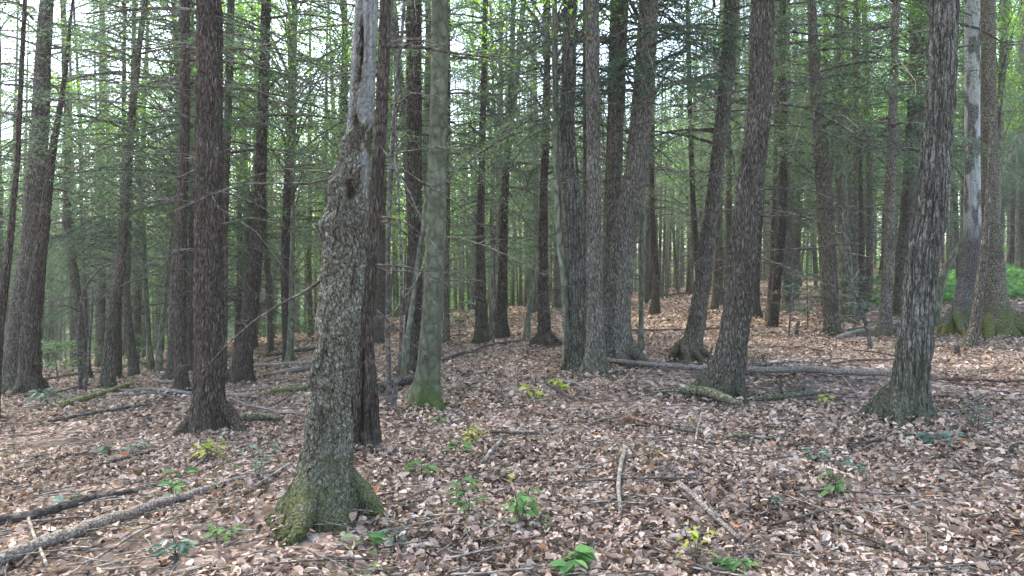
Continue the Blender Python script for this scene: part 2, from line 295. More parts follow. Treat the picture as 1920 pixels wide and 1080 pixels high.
# ------------------------------------------------------------------ trunks
def lobes(th, L):
    s = 0
    for a, amp, wd in L:
        d = (th - a + math.pi) % (2 * math.pi) - math.pi; s = s + amp * np.exp(-(d / wd) ** 2)
    return s
def trunk(mb, C, Rd, style, ns, dz, dzc, zt, seed, flare, fh=.16, snag=False, holes=(), mat=0):
    """C: centres (local, z increasing), Rd: radii; fine rings (dz) up to height zt, coarse (dzc) above"""
    z0, z1 = C[0, 2], C[-1, 2]
    z = np.r_[np.arange(z0, min(zt, z1), dz), np.arange(min(zt, z1), z1, dzc), z1]; z = np.unique(z)
    ks = np.linspace(z0, z1, max(8, int((z1 - z0) / .45)))
    cx, cy, rr = [np.interp(z, C[:, 2], q) for q in (C[:, 0], C[:, 1], Rd)]
    def sm(q):
        k = max(3, int(.35 / dz)); k += 1 - k % 2; ker = np.hanning(k + 2)[1:-1]; ker /= ker.sum()
        return np.convolve(np.pad(q, k // 2, mode='edge'), ker, 'valid')
    if len(z) > 20: cx, cy, rr = sm(cx), sm(cy), sm(rr)
    th = np.arange(ns) / ns * 2 * math.pi
    Z, TH = np.meshgrid(z, th, indexing='ij'); RR = rr[:, None] * np.ones_like(TH)
    h = np.maximum(Z, -.06)
    fl = np.exp(-np.maximum(h, 0) / fh); fl2 = np.exp(-np.maximum(h, 0) / (fh * 3))
    RR = RR * (1 + lobes(TH, flare) * fl + .18 * fl2 + .10 * lobes(TH, flare) * fl2)
    X0, Y0 = np.cos(TH) * rr[:, None], np.sin(TH) * rr[:, None]
    RR = RR * (1 + .07 * (fbm(X0 * 4, Y0 * 4, Z * 1.3, seed) - .5) * 2)
    mask = np.zeros_like(RR)
    if style in ('hemlock', 'red'):
        rd = 1 - 2 * np.abs(vn(X0 * 26, Y0 * 26, Z * 7, seed + 1) - .5); rd2 = vn(X0 * 60, Y0 * 60, Z * 22, seed + 2)
        rd3 = 1 - 2 * np.abs(vn(X0 * 45, Y0 * 45, Z * 13, seed + 3) - .5)
        RR = RR + (-.018 * rd ** 3 - .010 * rd3 ** 3 + .010 * rd2) * np.clip(rr[:, None] / .14, .25, 1)
    elif style == 'oak':
        X1 = X0 + .03 * (vn(X0 * 9, Y0 * 9, Z * 4, seed + 5) - .5); rd = 1 - 2 * np.abs(vn(X1 * 24, Y0 * 24, Z * 2.6, seed + 1) - .5)
        rd2 = 1 - 2 * np.abs(vn(X1 * 38, Y0 * 38, Z * 6, seed + 2) - .5)
        RR = RR + (-.034 * rd ** 3 - .018 * rd2 ** 2 + .006 * vn(X0 * 80, Y0 * 80, Z * 40, seed + 3))
    elif style in ('grey', 'olive'):
        rd = 1 - 2 * np.abs(vn(X0 * 22, Y0 * 22, Z * 4, seed + 1) - .5); RR = RR + (-.016 * rd ** 3 + .008 * (vn(X0 * 50, Y0 * 50, Z * 18, seed + 7) - .5)) * np.clip(rr[:, None] / .14, .2, 1) + .003 * vn(X0 * 70, Y0 * 70, Z * 30, seed)
    elif style == 'pale':
        rd = vn(X0 * 26, Y0 * 26, Z * 16, seed + 1); RR = RR + .012 * rd
    elif style == 'snag':
        lump = fbm(X0 * 14, Y0 * 14, Z * 8, seed + 1, 4); pl = 1 - 2 * np.abs(vn(X0 * 30, Y0 * 30, Z * 9, seed + 4) - .5)
        edge = 2.22 + .25 * (vn(X0 * 8, Y0 * 8, 0, seed) - .5) + .5 * (vn(X0 * 16, Y0 * 16, Z * 2.5, seed + 6) - .5)
        wood = np.clip((Z - edge) / .05, 0, 1)
        RR = RR + (1 - wood) * (.07 * (lump - .45) - .020 * pl ** 3 + .018 * (vn(X0 * 60, Y0 * 60, Z * 30, seed + 14) - .5) + .014) + wood * (-.012 + .008 * vn(X0 * 45, Y0 * 45, Z * 2, seed + 8))
        rot = np.clip((fbm(X0 * 12, Y0 * 12, Z * 5, seed + 12) - .56) / .1, 0, 1) * wood
        mask = wood - 1.7 * rot; RR = RR + rot * .03 * (vn(X0 * 40, Y0 * 40, Z * 30, seed + 15) - .6)
    if style == 'rust': RR = RR + .014 * (vn(X0 * 26, Y0 * 26, Z * 14, seed + 1) - .5)
    if mat == 1 or style == 'palewood':
        pass
    for hx, hz, sx_, sz_, dep, dk in holes:      # hx: angle from the camera side, hz: height
        d = (TH + math.pi / 2 - hx + math.pi) % (2 * math.pi) - math.pi
        g = np.exp(-(d / sx_) ** 2 - ((Z - hz) / sz_) ** 2 * (1 if hz >= 0 else 1))
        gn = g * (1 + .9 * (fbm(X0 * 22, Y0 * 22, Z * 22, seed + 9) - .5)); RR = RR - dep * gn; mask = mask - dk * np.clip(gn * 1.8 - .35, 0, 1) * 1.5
    X = cx[:, None] + np.cos(TH) * RR; Y = cy[:, None] + np.sin(TH) * RR
    Zo = Z.copy()
    if snag:  # broken splintered top
        top = z1 - .5 * vn(np.cos(th) * 3, np.sin(th) * 3, 0, seed); Zo = np.minimum(Zo, top[None])
    V = np.stack([X, Y, Zo], -1).reshape(-1, 3); m = len(z)
    i = np.arange(m - 1)[:, None] * ns; j = np.arange(ns)[None]; k = (j + 1) % ns
    b = mb.n; mb.add(V, np.stack([i + j, i + k, i + ns + k, i + ns + j], -1).reshape(-1, 4), mat, mask=mask.reshape(-1))
    mb.faces_more(np.array([np.arange(ns) + (m - 1) * ns]), b, mat)

def twig_branch(mb, p0, az, L, r0, rng, pitch=.1, droop=.35, subs=5, mat=0, needles=None):
    n = 8; s = np.linspace(0, 1, n); wob = np.cumsum(rng.normal(0, .035, n)) * L * .6; wz = np.cumsum(rng.normal(0, .02, n)) * L
    dx, dy = math.cos(az), math.sin(az)
    P = np.stack([p0[0] + dx * L * s - dy * wob, p0[1] + dy * L * s + dx * wob, p0[2] + L * (pitch * s - droop * s * s) + wz], -1)
    tube(mb, P, r0 * (1 - .82 * s), 4, mat, False)
    for q in range(subs):
        u = rng.uniform(.25, .95); k = int(u * (n - 1)); b = P[k]; a2 = az + rng.choice([-1, 1]) * rng.uniform(.5, 1.1); l2 = L * (1.1 - u) * rng.uniform(.3, .75)
        m = 5; t = np.linspace(0, 1, m)
        Q = np.stack([b[0] + math.cos(a2) * l2 * t, b[1] + math.sin(a2) * l2 * t, b[2] + l2 * (rng.uniform(-.15, .15) * t - .3 * t * t)], -1) + np.cumsum(rng.normal(0, .012, (m, 3)), 0) * min(1, l2)
        tube(mb, Q, r0 * .45 * (1 - .7 * t), 3, mat, False)
    return P

def hemlock_crown(seed, H=11., Rm=2.9, nb=62, base_sparse=True, step=.052, LW=(.078, .021)):
    rng = np.random.default_rng(seed); mb = MB()
    PP, DD, NN = [], [], []
    for i in range(nb):
        h = H * (i / nb) ** 1.15 * .97 + rng.uniform(-.15, .15); L = Rm * (1 - (h / H)) ** .65 * rng.uniform(.55, 1.1) + .2; az = rng.uniform(0, 6.28)
        n = 9; s = np.linspace(0, 1, n); dr = rng.uniform(.15, .6); pt = rng.uniform(-.05, .35)
        dx, dy = math.cos(az), math.sin(az); wob = np.cumsum(rng.normal(0, .03, n)) * L * .5
        P = np.stack([dx * L * s - dy * wob, dy * L * s + dx * wob, h + L * (pt * s - dr * s * s)], -1)
        tube(mb, P, (.012 + .006 * L) * (1 - .85 * s), 3, 0, False)
        for u in np.arange(.18, 1.0, .10 / L):
            if rng.random() < .18: continue
            for sd in (-1, 1):
                b = np.array([np.interp(u, s, P[:, q]) for q in range(3)]); l2 = (.42 * L * (1 - u) + .16) * rng.uniform(.5, 1.15)
                a2 = az + sd * rng.uniform(.75, 1.15); k = max(3, int(l2 / step)); t = (np.arange(k) + .5) / k
                sag = rng.uniform(.2, .9); Q = np.stack([b[0] + math.cos(a2) * l2 * t, b[1] + math.sin(a2) * l2 * t, b[2] - sag * l2 * t * t + rng.normal(0, .028, k)], -1)
                sg = np.where(np.arange(k) % 2, 1, -1) * rng.uniform(.5, 1.0, k)
                D = np.stack([np.cos(a2 + sg), np.sin(a2 + sg), -.25 + rng.normal(0, .35, k)], -1)
                PP.append(Q); DD.append(D); NN.append(np.stack([rng.normal(0, .6, k), rng.normal(0, .6, k), np.ones(k)], -1))
    PP, DD, NN = map(np.concatenate, (PP, DD, NN)); n = len(PP)
    diamonds(mb, PP, DD, NN, LW[0] * rng.uniform(.7, 1.4, n), LW[1] * rng.uniform(.8, 1.3, n), 1, rnd=np.clip(fbm(PP[:, 0] * 1.3, PP[:, 1] * 1.3, PP[:, 2] * 1.3, seed) + rng.normal(0, .16, n), 0, 1))
    return mb.mesh('hemlock_crown', [M['dead'], M['needles']], smooth=False)
def broad_crown(seed, H=9., Rm=2.6, nc=60, per=130, leaf=.085, mat='lime'):
    rng = np.random.default_rng(seed); mb = MB(); PP, NN, DD = [], [], []
    for i in range(nc):
        h = rng.uniform(.12, 1) * H; rr = Rm * math.sin(min(1, (h / H) * 1.1) * math.pi * .8 + .35) * rng.uniform(.35, 1.05); az = rng.uniform(0, 6.28)
        c = np.array([math.cos(az) * rr, math.sin(az) * rr, h]); b = np.array([0, 0, max(0, h - rr * rng.uniform(.5, 1.1))]); t = np.linspace(0, 1, 6)[:, None]
        tube(mb, b + (c - b) * t + np.array([0, 0, .25]) * np.sin(t * 3.14), .03 * (1 - .8 * t[:, 0]), 3, 0, False)
        q = rng.normal(0, 1, (per, 3)) * np.array([.42, .42, .17]) * rng.uniform(.7, 1.3); PP.append(c + q)
        NN.append(rng.normal(0, .4, (per, 3)) + np.array([0, 0, 1])); DD.append(rng.normal(0, 1, (per, 3)) * np.array([1, 1, .35]))
    PP, NN, DD = map(np.concatenate, (PP, NN, DD)); n = len(PP)
    diamonds(mb, PP, DD, NN, leaf * rng.uniform(.7, 1.4, n), leaf * .6, 1, rnd=np.clip(rng.normal(.5, .22, n), 0, 1))
    return mb.mesh('broad_crown', [M['dead'], M[mat]], smooth=False)
CROWN_H = [hemlock_crown(100 + i, H=[11, 12, 10, 13, 11, 9][i], nb=[66, 76, 58, 80, 68, 54][i]) for i in range(6)]
CROWN_S = [hemlock_crown(120 + i, H=11, nb=38, step=.06) for i in range(3)]
CROWN_B = [broad_crown(200 + i) for i in range(3)]
CROWN_G = [broad_crown(210 + i, H=8, Rm=2.3, nc=45, mat='fresh') for i in range(2)]
def rflare(rng, n=5, a=.55): return [(rng.uniform(0, 6.28), rng.uniform(.4, 1.2) * a, rng.uniform(.25, .5)) for _ in range(n)]

# kind, points (px, py, width px) from foot to top (the foot first), label, options
TREES = [
 ('snag', [(603,980,150),(605,930,118),(611,865,90),(618,760,80),(630,640,80),(640,540,80),(645,420,80),(655,350,72),(672,270,58),(680,150,55),(687,0,50)],
  'dead standing snag with peeled pale upper wood, rough mossy bark and swollen green foot', dict(ns=190, dz=.012, H=5.2, snag=True, cat='dead tree', name='dead_snag',
  flare=[(math.pi, .35, .35), (-2.3, .4, .35), (-1.5,.25,.25), (-.8, .35, .3), (-.1,.3,.3), (.8, .3, .5)], fh=.13,
  holes=[(-.25,3.08,.30,.10,.05,1.3),(-.1,2.93,.25,.08,.05,1.3),(-.5,2.72,.6,.14,.03,.8),(-.45,2.53,.5,.06,.05,1.3),(-.2,2.82,.5,.05,.03,.9),(.4,2.06,.3,.04,.05,1.1),(.1,2.12,.22,.03,.03,.7),(-.3,1.05,.2,.06,.02,.3),(-.15,.62,.35,.10,.025,.3),(-1.15,1.85,.3,.05,-.04,.4),(.9,1.5,.3,.1,.02,.4)])),
 ('red', [(678,820,62),(681,760,52),(683,680,38),(684,600,30),(690,520,29),(700,400,28),(710,300,25),(718,150,24),(722,0,22)],
  'dark reddish hemlock close behind the peeling snag, its foot split by a deep black hollow', dict(ns=110, dz=.02, D=6.6,
   holes=[(.12,.25,.17,.55,.10,1.6),(-.75,.15,.15,.35,.07,1.4),(.75,.1,.14,.3,.06,1.2)], flare=[(-1.1,.35,.3),(-2.0,.35,.3),(2.9,.3,.4),(0,.3,.3)], fh=.25)),
 ('red', [(394,818,70),(392,790,62),(393,740,55),(394,640,53),(394,540,54),(395,400,53),(396,250,50),(398,100,48),(398,0,47)],
  'big dark brown hemlock with long buttress roots gripping the slope beside a mossy root log', dict(ns=150, dz=.015, flare=[(-.35,.95,.22),(-2.75,1.0,.22),(-1.9,.5,.2),(-1.2,.55,.22),(1.2,.6,.4),(2.4,.5,.4)], fh=.13, roots=[(-.42,.62,.075),(-2.75,.46,.07),(-1.75,.3,.055),(-1.1,.25,.05),(.9,.5,.06)])),
 ('beech', [(793,775,66),(797,750,54),(803,700,44),(807,640,42),(811,595,40),(817,440,37),(821,300,33),(823,150,32),(824,0,32)],
  'smooth olive green beech trunk with a bright moss covered foot and pock marks', dict(ns=110, dz=.02, roots=[(-2.7,.3,.05),(-.4,.22,.045),(-1.5,.2,.045),(2.9,.3,.05)], flare=[(-2.8,.9,.25),(-1.2,.4,.2),(-.3,.5,.25),(-1.9,.45,.2),(1.4,.5,.4)], fh=.12,
   holes=[(-.3,.75,.12,.03,.012,1.2),(.1,1.0,.1,.02,.012,1.2),(-.5,1.3,.12,.025,.012,1.2),(-.2,.55,.1,.03,.012,1.2),(.4,.62,.12,.02,.012,1),(-.6,.95,.1,.02,.012,1.1),(0,.42,.12,.03,.012,1),(.2,1.55,.09,.02,.01,1)])),
 ('oak', [(1697,792,86),(1704,750,70),(1710,700,63),(1716,640,61),(1723,560,62),(1731,480,62),(1744,400,60),(1755,270,56),(1762,150,55),(1766,0,54)],
  'thick hardwood with deeply furrowed grey bark and dark mossy patches on its lower trunk', dict(ns=230, dz=.012, roots=[(3.0,.3,.075),(-2.4,.28,.07),(-.4,.25,.05)], flare=[(math.pi,.35,.35),(-2.4,.35,.3),(-.2,.25,.3),(-1.1,.25,.3),(1.5,.4,.5)], fh=.14,
   holes=[(-.5,1.62,.4,.06,.012,.5),(.0,1.15,.5,.07,.01,.6),(-.2,1.4,.4,.05,.01,.5)])),
 ('hemlock', [(1352,752,76),(1357,722,65),(1369,673,58),(1383,595,53),(1391,517,51),(1400,420,50),(1411,330,48),(1422,240,46),(1430,130,45),(1433,0,44)],
  'broad leaning hemlock rising behind the thin pale fallen log, bark slab at its foot', dict(ns=150, dz=.015, roots=[(-2.7,.42,.055),(-.6,.32,.05),(-1.5,.25,.05),(2.9,.35,.05)], flare=[(-2.6,.6,.3),(-.7,.45,.25),(-1.6,.25,.25),(1.3,.5,.4)], fh=.15)),
 ('hemlock', [(1292,678,50),(1294,660,40),(1303,615,34),(1317,537,32),(1325,450,30),(1335,400,28),(1345,300,27),(1356,200,27),(1366,100,28),(1372,0,28)],
  'leaning brown hemlock with dark foot standing just behind the broad slab-footed one', dict(ns=72, dz=.03)),
 ('oak', [(1086,695,60),(1087,640,42),(1087,557,40),(1082,450,39),(1070,340,36),(1063,250,32),(1066,180,31),(1070,0,30)],
  'grey bowed trunk with mossy foot forming the outer edge of the trunk clump', dict(ns=110, dz=.02, group=None)),
 ('grey', [(1117,706,42),(1116,640,34),(1116,557,32),(1114,440,30),(1112,250,28),(1110,0,27)],
  'straight dark grey trunk in the middle of the clump beside the bowed trunk', dict(ns=90, dz=.025)),
 ('grey', [(1140,690,44),(1141,595,34),(1145,440,29),(1151,350,28),(1158,200,27),(1165,0,26)],
  'darker slim trunk set back in the clump between two thicker trunks', dict(ns=80, dz=.03, D=11.6)),
 ('grey', [(1156,690,70),(1156,650,54),(1160,557,48),(1170,450,48),(1190,340,45),(1202,230,42),(1210,130,40),(1218,0,38)],
  'thickest scaly grey trunk of the clump, leaning outward at the top', dict(ns=110, dz=.02)),
 ('hemlock', [(1134,686,26),(1137,560,20),(1140,400,17),(1146,200,15),(1150,0,14)],
  'thin dark trunk wedged deepest inside the trunk clump', dict(ns=50, dz=.05, D=12.4)),
 ('hemlock', [(1103,686,22),(1103,560,16),(1100,400,13),(1098,200,11),(1097,0,10)],
  'thin brown trunk behind the bowed trunk of the clump', dict(ns=40, dz=.05, D=12.6)),
 ('olive', [(1063,697,20),(1064,634,17),(1058,517,15),(1048,440,14),(1043,300,12),(1040,100,11),(1040,0,10)],
  'slim greenish trunk hugging the bowed side of the trunk clump', dict(ns=40, dz=.06)),
 ('red', [(56,742,48),(56,720,38),(58,640,34),(68,540,28),(75,460,24),(84,390,19),(98,280,14),(112,200,10),(124,120,8)],
  'reddish hemlock with sturdy foot tapering as it leans across a grey trunk', dict(ns=64, dz=.035, H=7.5, crown=None)),
 ('grey', [(20,738,30),(24,660,30),(34,600,32),(54,480,34),(66,350,34),(74,220,32),(80,100,27),(86,0,24)],
  'thick grey trunk curving up behind the leaning reddish hemlock', dict(ns=60, dz=.04)),
 ('red', [(-8,760,16),(3,620,15),(12,545,14),(24,440,12),(36,300,10),(42,150,9),(48,0,8)],
  'thin dark trunk slanting in at the frame edge before the grey curved trunk', dict(ns=28, dz=.08, D=9.5)),
 ('hemlock', [(200,726,24),(203,660,22),(212,580,21),(224,500,20),(230,440,18),(241,300,16),(250,200,14),(262,90,12),(275,0,10)],
  'slender brown hemlock with leaning stem rising beside forked thin stems', dict(ns=36, dz=.06)),
 ('hemlock', [(252,706,20),(245,640,15),(238,560,14),(241,440,13),(245,300,11),(250,150,9),(252,0,8)],
  'straight grey stem directly behind the slender leaning brown hemlock', dict(ns=28, dz=.08)),
 ('olive', [(285,698,14),(280,634,9),(272,530,9),(268,440,9),(258,330,7),(252,240,6),(246,120,5)],
  'thin wavy greenish stem, first of a pair rising from one spot', dict(ns=20, dz=.1, H=9)),
 ('olive', [(297,699,13),(300,634,9),(311,530,9),(319,440,8),(327,370,7),(337,300,6),(350,200,5)],
  'thin stem leaning away from its paired wavy stem', dict(ns=20, dz=.1, H=9)),
 ('red', [(340,738,28),(339,690,22),(338,595,22),(340,500,21),(341,400,21),(347,250,18),(347,0,17)],
  'rust brown hemlock standing next to the buttressed hemlock, on the pale log side', dict(ns=50, dz=.045)),
 ('hemlock', [(357,690,18),(359,600,11),(359,440,11),(360,200,10),(360,0,9)],
  'thin straight stem visible in the slit between rust brown and buttressed hemlocks', dict(ns=24, dz=.08)),
 ('grey', [(321,714,20),(322,640,15),(325,540,13),(333,380,10),(338,200,8),(340,0,7)],
  'grey stem half hidden behind the rust brown hemlock', dict(ns=24, dz=.08)),
 ('hemlock', [(416,700,18),(420,560,15),(422,400,14),(426,280,14),(431,140,14),(435,0,14)],
  'slim hemlock peeping out behind the top of the buttressed hemlock', dict(ns=36, dz=.08, D=14)),
 ('red', [(446,725,50),(449,705,37),(454,675,33),(461,634,31),(472,557,31),(482,450,28),(488,390,23),(492,250,21),(497,100,20),(500,0,19)],
  'knobbly reddish hemlock leaning uphill between buttressed hemlock and peeling snag', dict(ns=64, dz=.035)),
 ('olive', [(544,686,22),(545,660,12),(546,595,11),(548,440,8),(551,300,6),(552,150,5),(553,0,4)],
  'pale young stem with flared foot alone in the gap before the snag', dict(ns=24, dz=.08)),
 ('hemlock', [(188,698,18),(188,595,17),(189,500,15),(190,300,12),(191,100,10),(191,0,9)],
  'hazy straight trunk far down the slope, wider than its neighbours', dict(ns=24, dz=.1, D=27)),
 ('red', [(222,708,14),(223,576,10),(226,450,9),(230,300,8),(232,0,7)],
  'thin reddish stem between two brown leaning stems on the low slope', dict(ns=20, dz=.1)),
 ('dead', [(730,784,12),(729,700,9),(727,634,9),(727,540,8),(730,400,8),(736,280,8),(746,150,7),(755,60,6),(760,0,6)],
  'thin dark sapling stem standing between split-footed hemlock and green beech', dict(ns=22, dz=.05, H=8, crown='none')),
 ('dead', [(734,790,12),(742,730,8),(751,673,7),(753,600,6),(752,480,5),(748,380,4),(744,300,4)],
  'wispy second sapling stem leaning against the thin dark one', dict(ns=16, dz=.05, H=5, crown='none')),
 ('red', [(774,702,42),(773,680,31),(775,600,30),(777,520,30),(779,400,27),(777,250,30),(777,120,30),(777,0,30)],
  'dark reddish hemlock standing directly behind the mossy footed beech', dict(ns=60, dz=.035)),
 ('olive', [(757,692,14),(764,640,11),(775,560,10),(785,480,10),(795,420,9),(803,330,7),(808,250,6)],
  'slanting grey-green stem crossing in front of the dark reddish hemlock', dict(ns=20, dz=.07, D=11, H=5.5, crown='none')),
 ('hemlock', [(836,648,13),(837,590,11),(838,517,9),(840,400,8),(841,200,7),(841,0,6)],
  'thin dark stem just behind the upper edge of the beech', dict(ns=22, dz=.08)),
 ('red', [(904,643,34),(903,620,25),(902,557,21),(900,440,16),(903,330,13),(906,200,12),(910,0,11)],
  'straight reddish hemlock with broken limb stubs, nearest past the beech', dict(ns=44, dz=.05)),
 ('red', [(939,632,34),(940,600,22),(942,540,19),(945,440,16),(948,350,13),(955,240,11),(960,100,10),(963,0,10)],
  'dark footed hemlock fading to pale grey bark higher up, second past the beech', dict(ns=44, dz=.05)),
 ('pale', [(934,600,9),(936,480,9),(938,300,8),(939,150,7),(940,0,6)],
  'slender pale stem showing behind the dark footed hemlock', dict(ns=20, dz=.1, D=24)),
 ('red', [(1021,652,40),(1021,630,25),(1019,557,21),(1019,440,18),(1020,350,15),(1024,250,14),(1026,120,13),(1025,0,13)],
  'reddish hemlock standing on two root legs beside the trunk clump', dict(ns=60, dz=.035, flare=[(-.5,.7,.3),(-2.6,.7,.3),(1.4,.4,.4)], holes=[(0,.05,.3,.3,.06,1.2)])),
 ('olive', [(987,636,12),(990,600,10),(996,560,9),(1003,500,8),(1010,450,7),(1014,380,6),(1016,300,5)],
  'small crooked stem leaning toward the two-legged hemlock', dict(ns=18, dz=.08, H=7, crown='none')),
 ('olive', [(1202,668,12),(1202,600,9),(1202,520,8),(1203,440,8),(1208,300,7),(1215,150,6),(1220,0,6)],
  'thin straight greenish sapling by the outward side of the trunk clump', dict(ns=20, dz=.08)),
 ('red', [(1227,592,22),(1229,560,14),(1231,517,12),(1225,460,12),(1222,400,11),(1222,300,10),(1224,100,9),(1224,0,8)],
  'reddish curved trunk standing alone on the leafy rise past the clump', dict(ns=30, dz=.08)),
 ('hemlock', [(1340,582,14),(1342,540,10),(1344,440,9),(1348,300,8),(1352,150,8),(1356,0,7)],
  'thin trunk showing in the gap between the two leaning hemlocks', dict(ns=22, dz=.1)),
 ('red', [(1421,596,18),(1418,570,13),(1420,500,12),(1428,400,11),(1440,200,10),(1446,0,9)],
  'reddish trunk tucked behind the broad leaning hemlock', dict(ns=28, dz=.08)),
 ('hemlock', [(1440,604,13),(1443,570,10),(1447,500,9),(1450,400,9),(1456,200,8),(1458,0,8)],
  'thin blackish stem slightly leaning past the broad leaning hemlock', dict(ns=22, dz=.08)),
 ('grey', [(1455,562,22),(1455,520,18),(1455,440,17),(1456,300,15),(1458,0,13)],
  'hazy grey trunk standing deeper, beside a matching one past the leaning hemlock', dict(ns=28, dz=.1)),
 ('grey', [(1479,586,24),(1478,560,18),(1478,500,18),(1477,440,17),(1477,300,15),(1478,0,13)],
  'straight grey trunk with slightly spread foot on the leafy flat before the twin-foot trees', dict(ns=32, dz=.08)),
 ('hemlock', [(1560,630,28),(1559,600,26),(1557,517,28),(1553,450,31),(1548,370,30),(1541,270,27),(1533,180,23),(1527,80,18),(1524,0,16)],
  'pinkish grey hemlock bending at the middle, moss patched twin behind it', dict(ns=64, dz=.035)),
 ('olive', [(1588,608,42),(1586,580,32),(1583,517,28),(1578,440,24),(1574,300,20),(1572,150,17),(1572,0,15)],
  'moss patched trunk pressed behind the bending pinkish hemlock', dict(ns=48, dz=.04)),
 ('grey', [(1605,600,16),(1604,560,13),(1602,480,12),(1603,300,11),(1606,150,9),(1606,0,9)],
  'thin dark stem behind the moss patched trunk', dict(ns=24, dz=.08)),
 ('hemlock', [(1632,568,18),(1632,540,13),(1632,440,12),(1630,300,12),(1625,150,11),(1620,0,10)],
  'dark trunk with spread foot in the bright gap past the moss patched trunk', dict(ns=28, dz=.08)),
 ('grey', [(1659,636,34),(1660,615,23),(1663,560,20),(1667,480,20),(1669,400,19),(1671,300,18),(1676,150,15),(1680,0,14)],
  'bluish grey scaly trunk rooted by the pale far log before the furrowed hardwood', dict(ns=50, dz=.04)),
 ('hemlock', [(1684,594,24),(1686,550,20),(1690,480,20),(1700,400,20),(1710,250,20),(1716,120,19),(1720,0,19)],
  'dark hemlock half covered by the furrowed hardwood', dict(ns=40, dz=.06, D=19)),
 ('pale', [(1800,628,66),(1804,606,46),(1813,560,36),(1822,500,33),(1826,440,29),(1825,330,25),(1825,150,25),(1825,0,26)],
  'whitish flaking trunk with a yellow-green mossy root, peeled upper bark', dict(ns=80, dz=.03, wood=True, roots=[(-2.6,.5,.09),(-1.2,.4,.09),(3.1,.5,.08)])),
 ('rust', [(1872,632,76),(1868,600,52),(1864,560,40),(1861,480,35),(1858,400,30),(1856,330,28),(1853,200,25),(1850,0,24)],
  'grey trunk with orange tinted moss covered flaring foot beside the whitish flaking trunk', dict(ns=72, dz=.03, roots=[(-.4,.6,.09),(-2.5,.5,.09),(-1.3,.4,.08)])),
 ('grey', [(1812,662,26),(1824,630,20),(1832,590,17),(1838,550,16),(1846,490,15),(1852,440,13),(1856,380,11)],
  'slim slanting trunk crossing in front of the whitish and moss footed pair', dict(ns=30, dz=.05, H=4.2, crown='none')),
 ('olive', [(1752,628,20),(1754,590,16),(1760,545,15),(1768,515,15),(1782,483,14),(1805,452,14),(1830,400,14),(1862,340,12),(1890,290,11),(1920,250,10)],
  'curved olive tree arching out from behind the furrowed hardwood', dict(ns=40, dz=.04, H=None, crown='none', D=15.5)),
 ('olive', [(1870,560,16),(1872,500,14),(1873,400,12),(1876,300,12),(1881,150,13),(1890,0,13)],
  'pale olive stem rising behind the moss footed trunk', dict(ns=30, dz=.08, D=20)),
 ('hemlock', [(1877,507,12),(1877,440,10),(1876,300,9),(1878,0,8)],
  'thin dark trunk standing in the green herb patch past the moss footed trunk', dict(ns=22, dz=.1, D=31)),
 ('hemlock', [(1917,504,15),(1915,440,14),(1913,300,13),(1912,0,12)],
  'dark trunk in the green herb patch at the very edge of the view', dict(ns=22, dz=.1, D=32)),
 ('hemlock', [(1805,516,13),(1806,470,10),(1806,300,9),(1808,0,8)],
  'dark trunk in the herb patch seen between furrowed hardwood and whitish trunk', dict(ns=22, dz=.1, D=30)),
 ('hemlock', [(1455,610,8),(1456,590,6),(1457,560,5),(1458,530,5)], None, None),
]
MAIN = []   # (px, D, x, y) for spacing
def P3(px, py, D): return np.array([(px - CX) / F * D, D, CAMZ - (py - H0) / F * D])
rngT = np.random.default_rng(11)
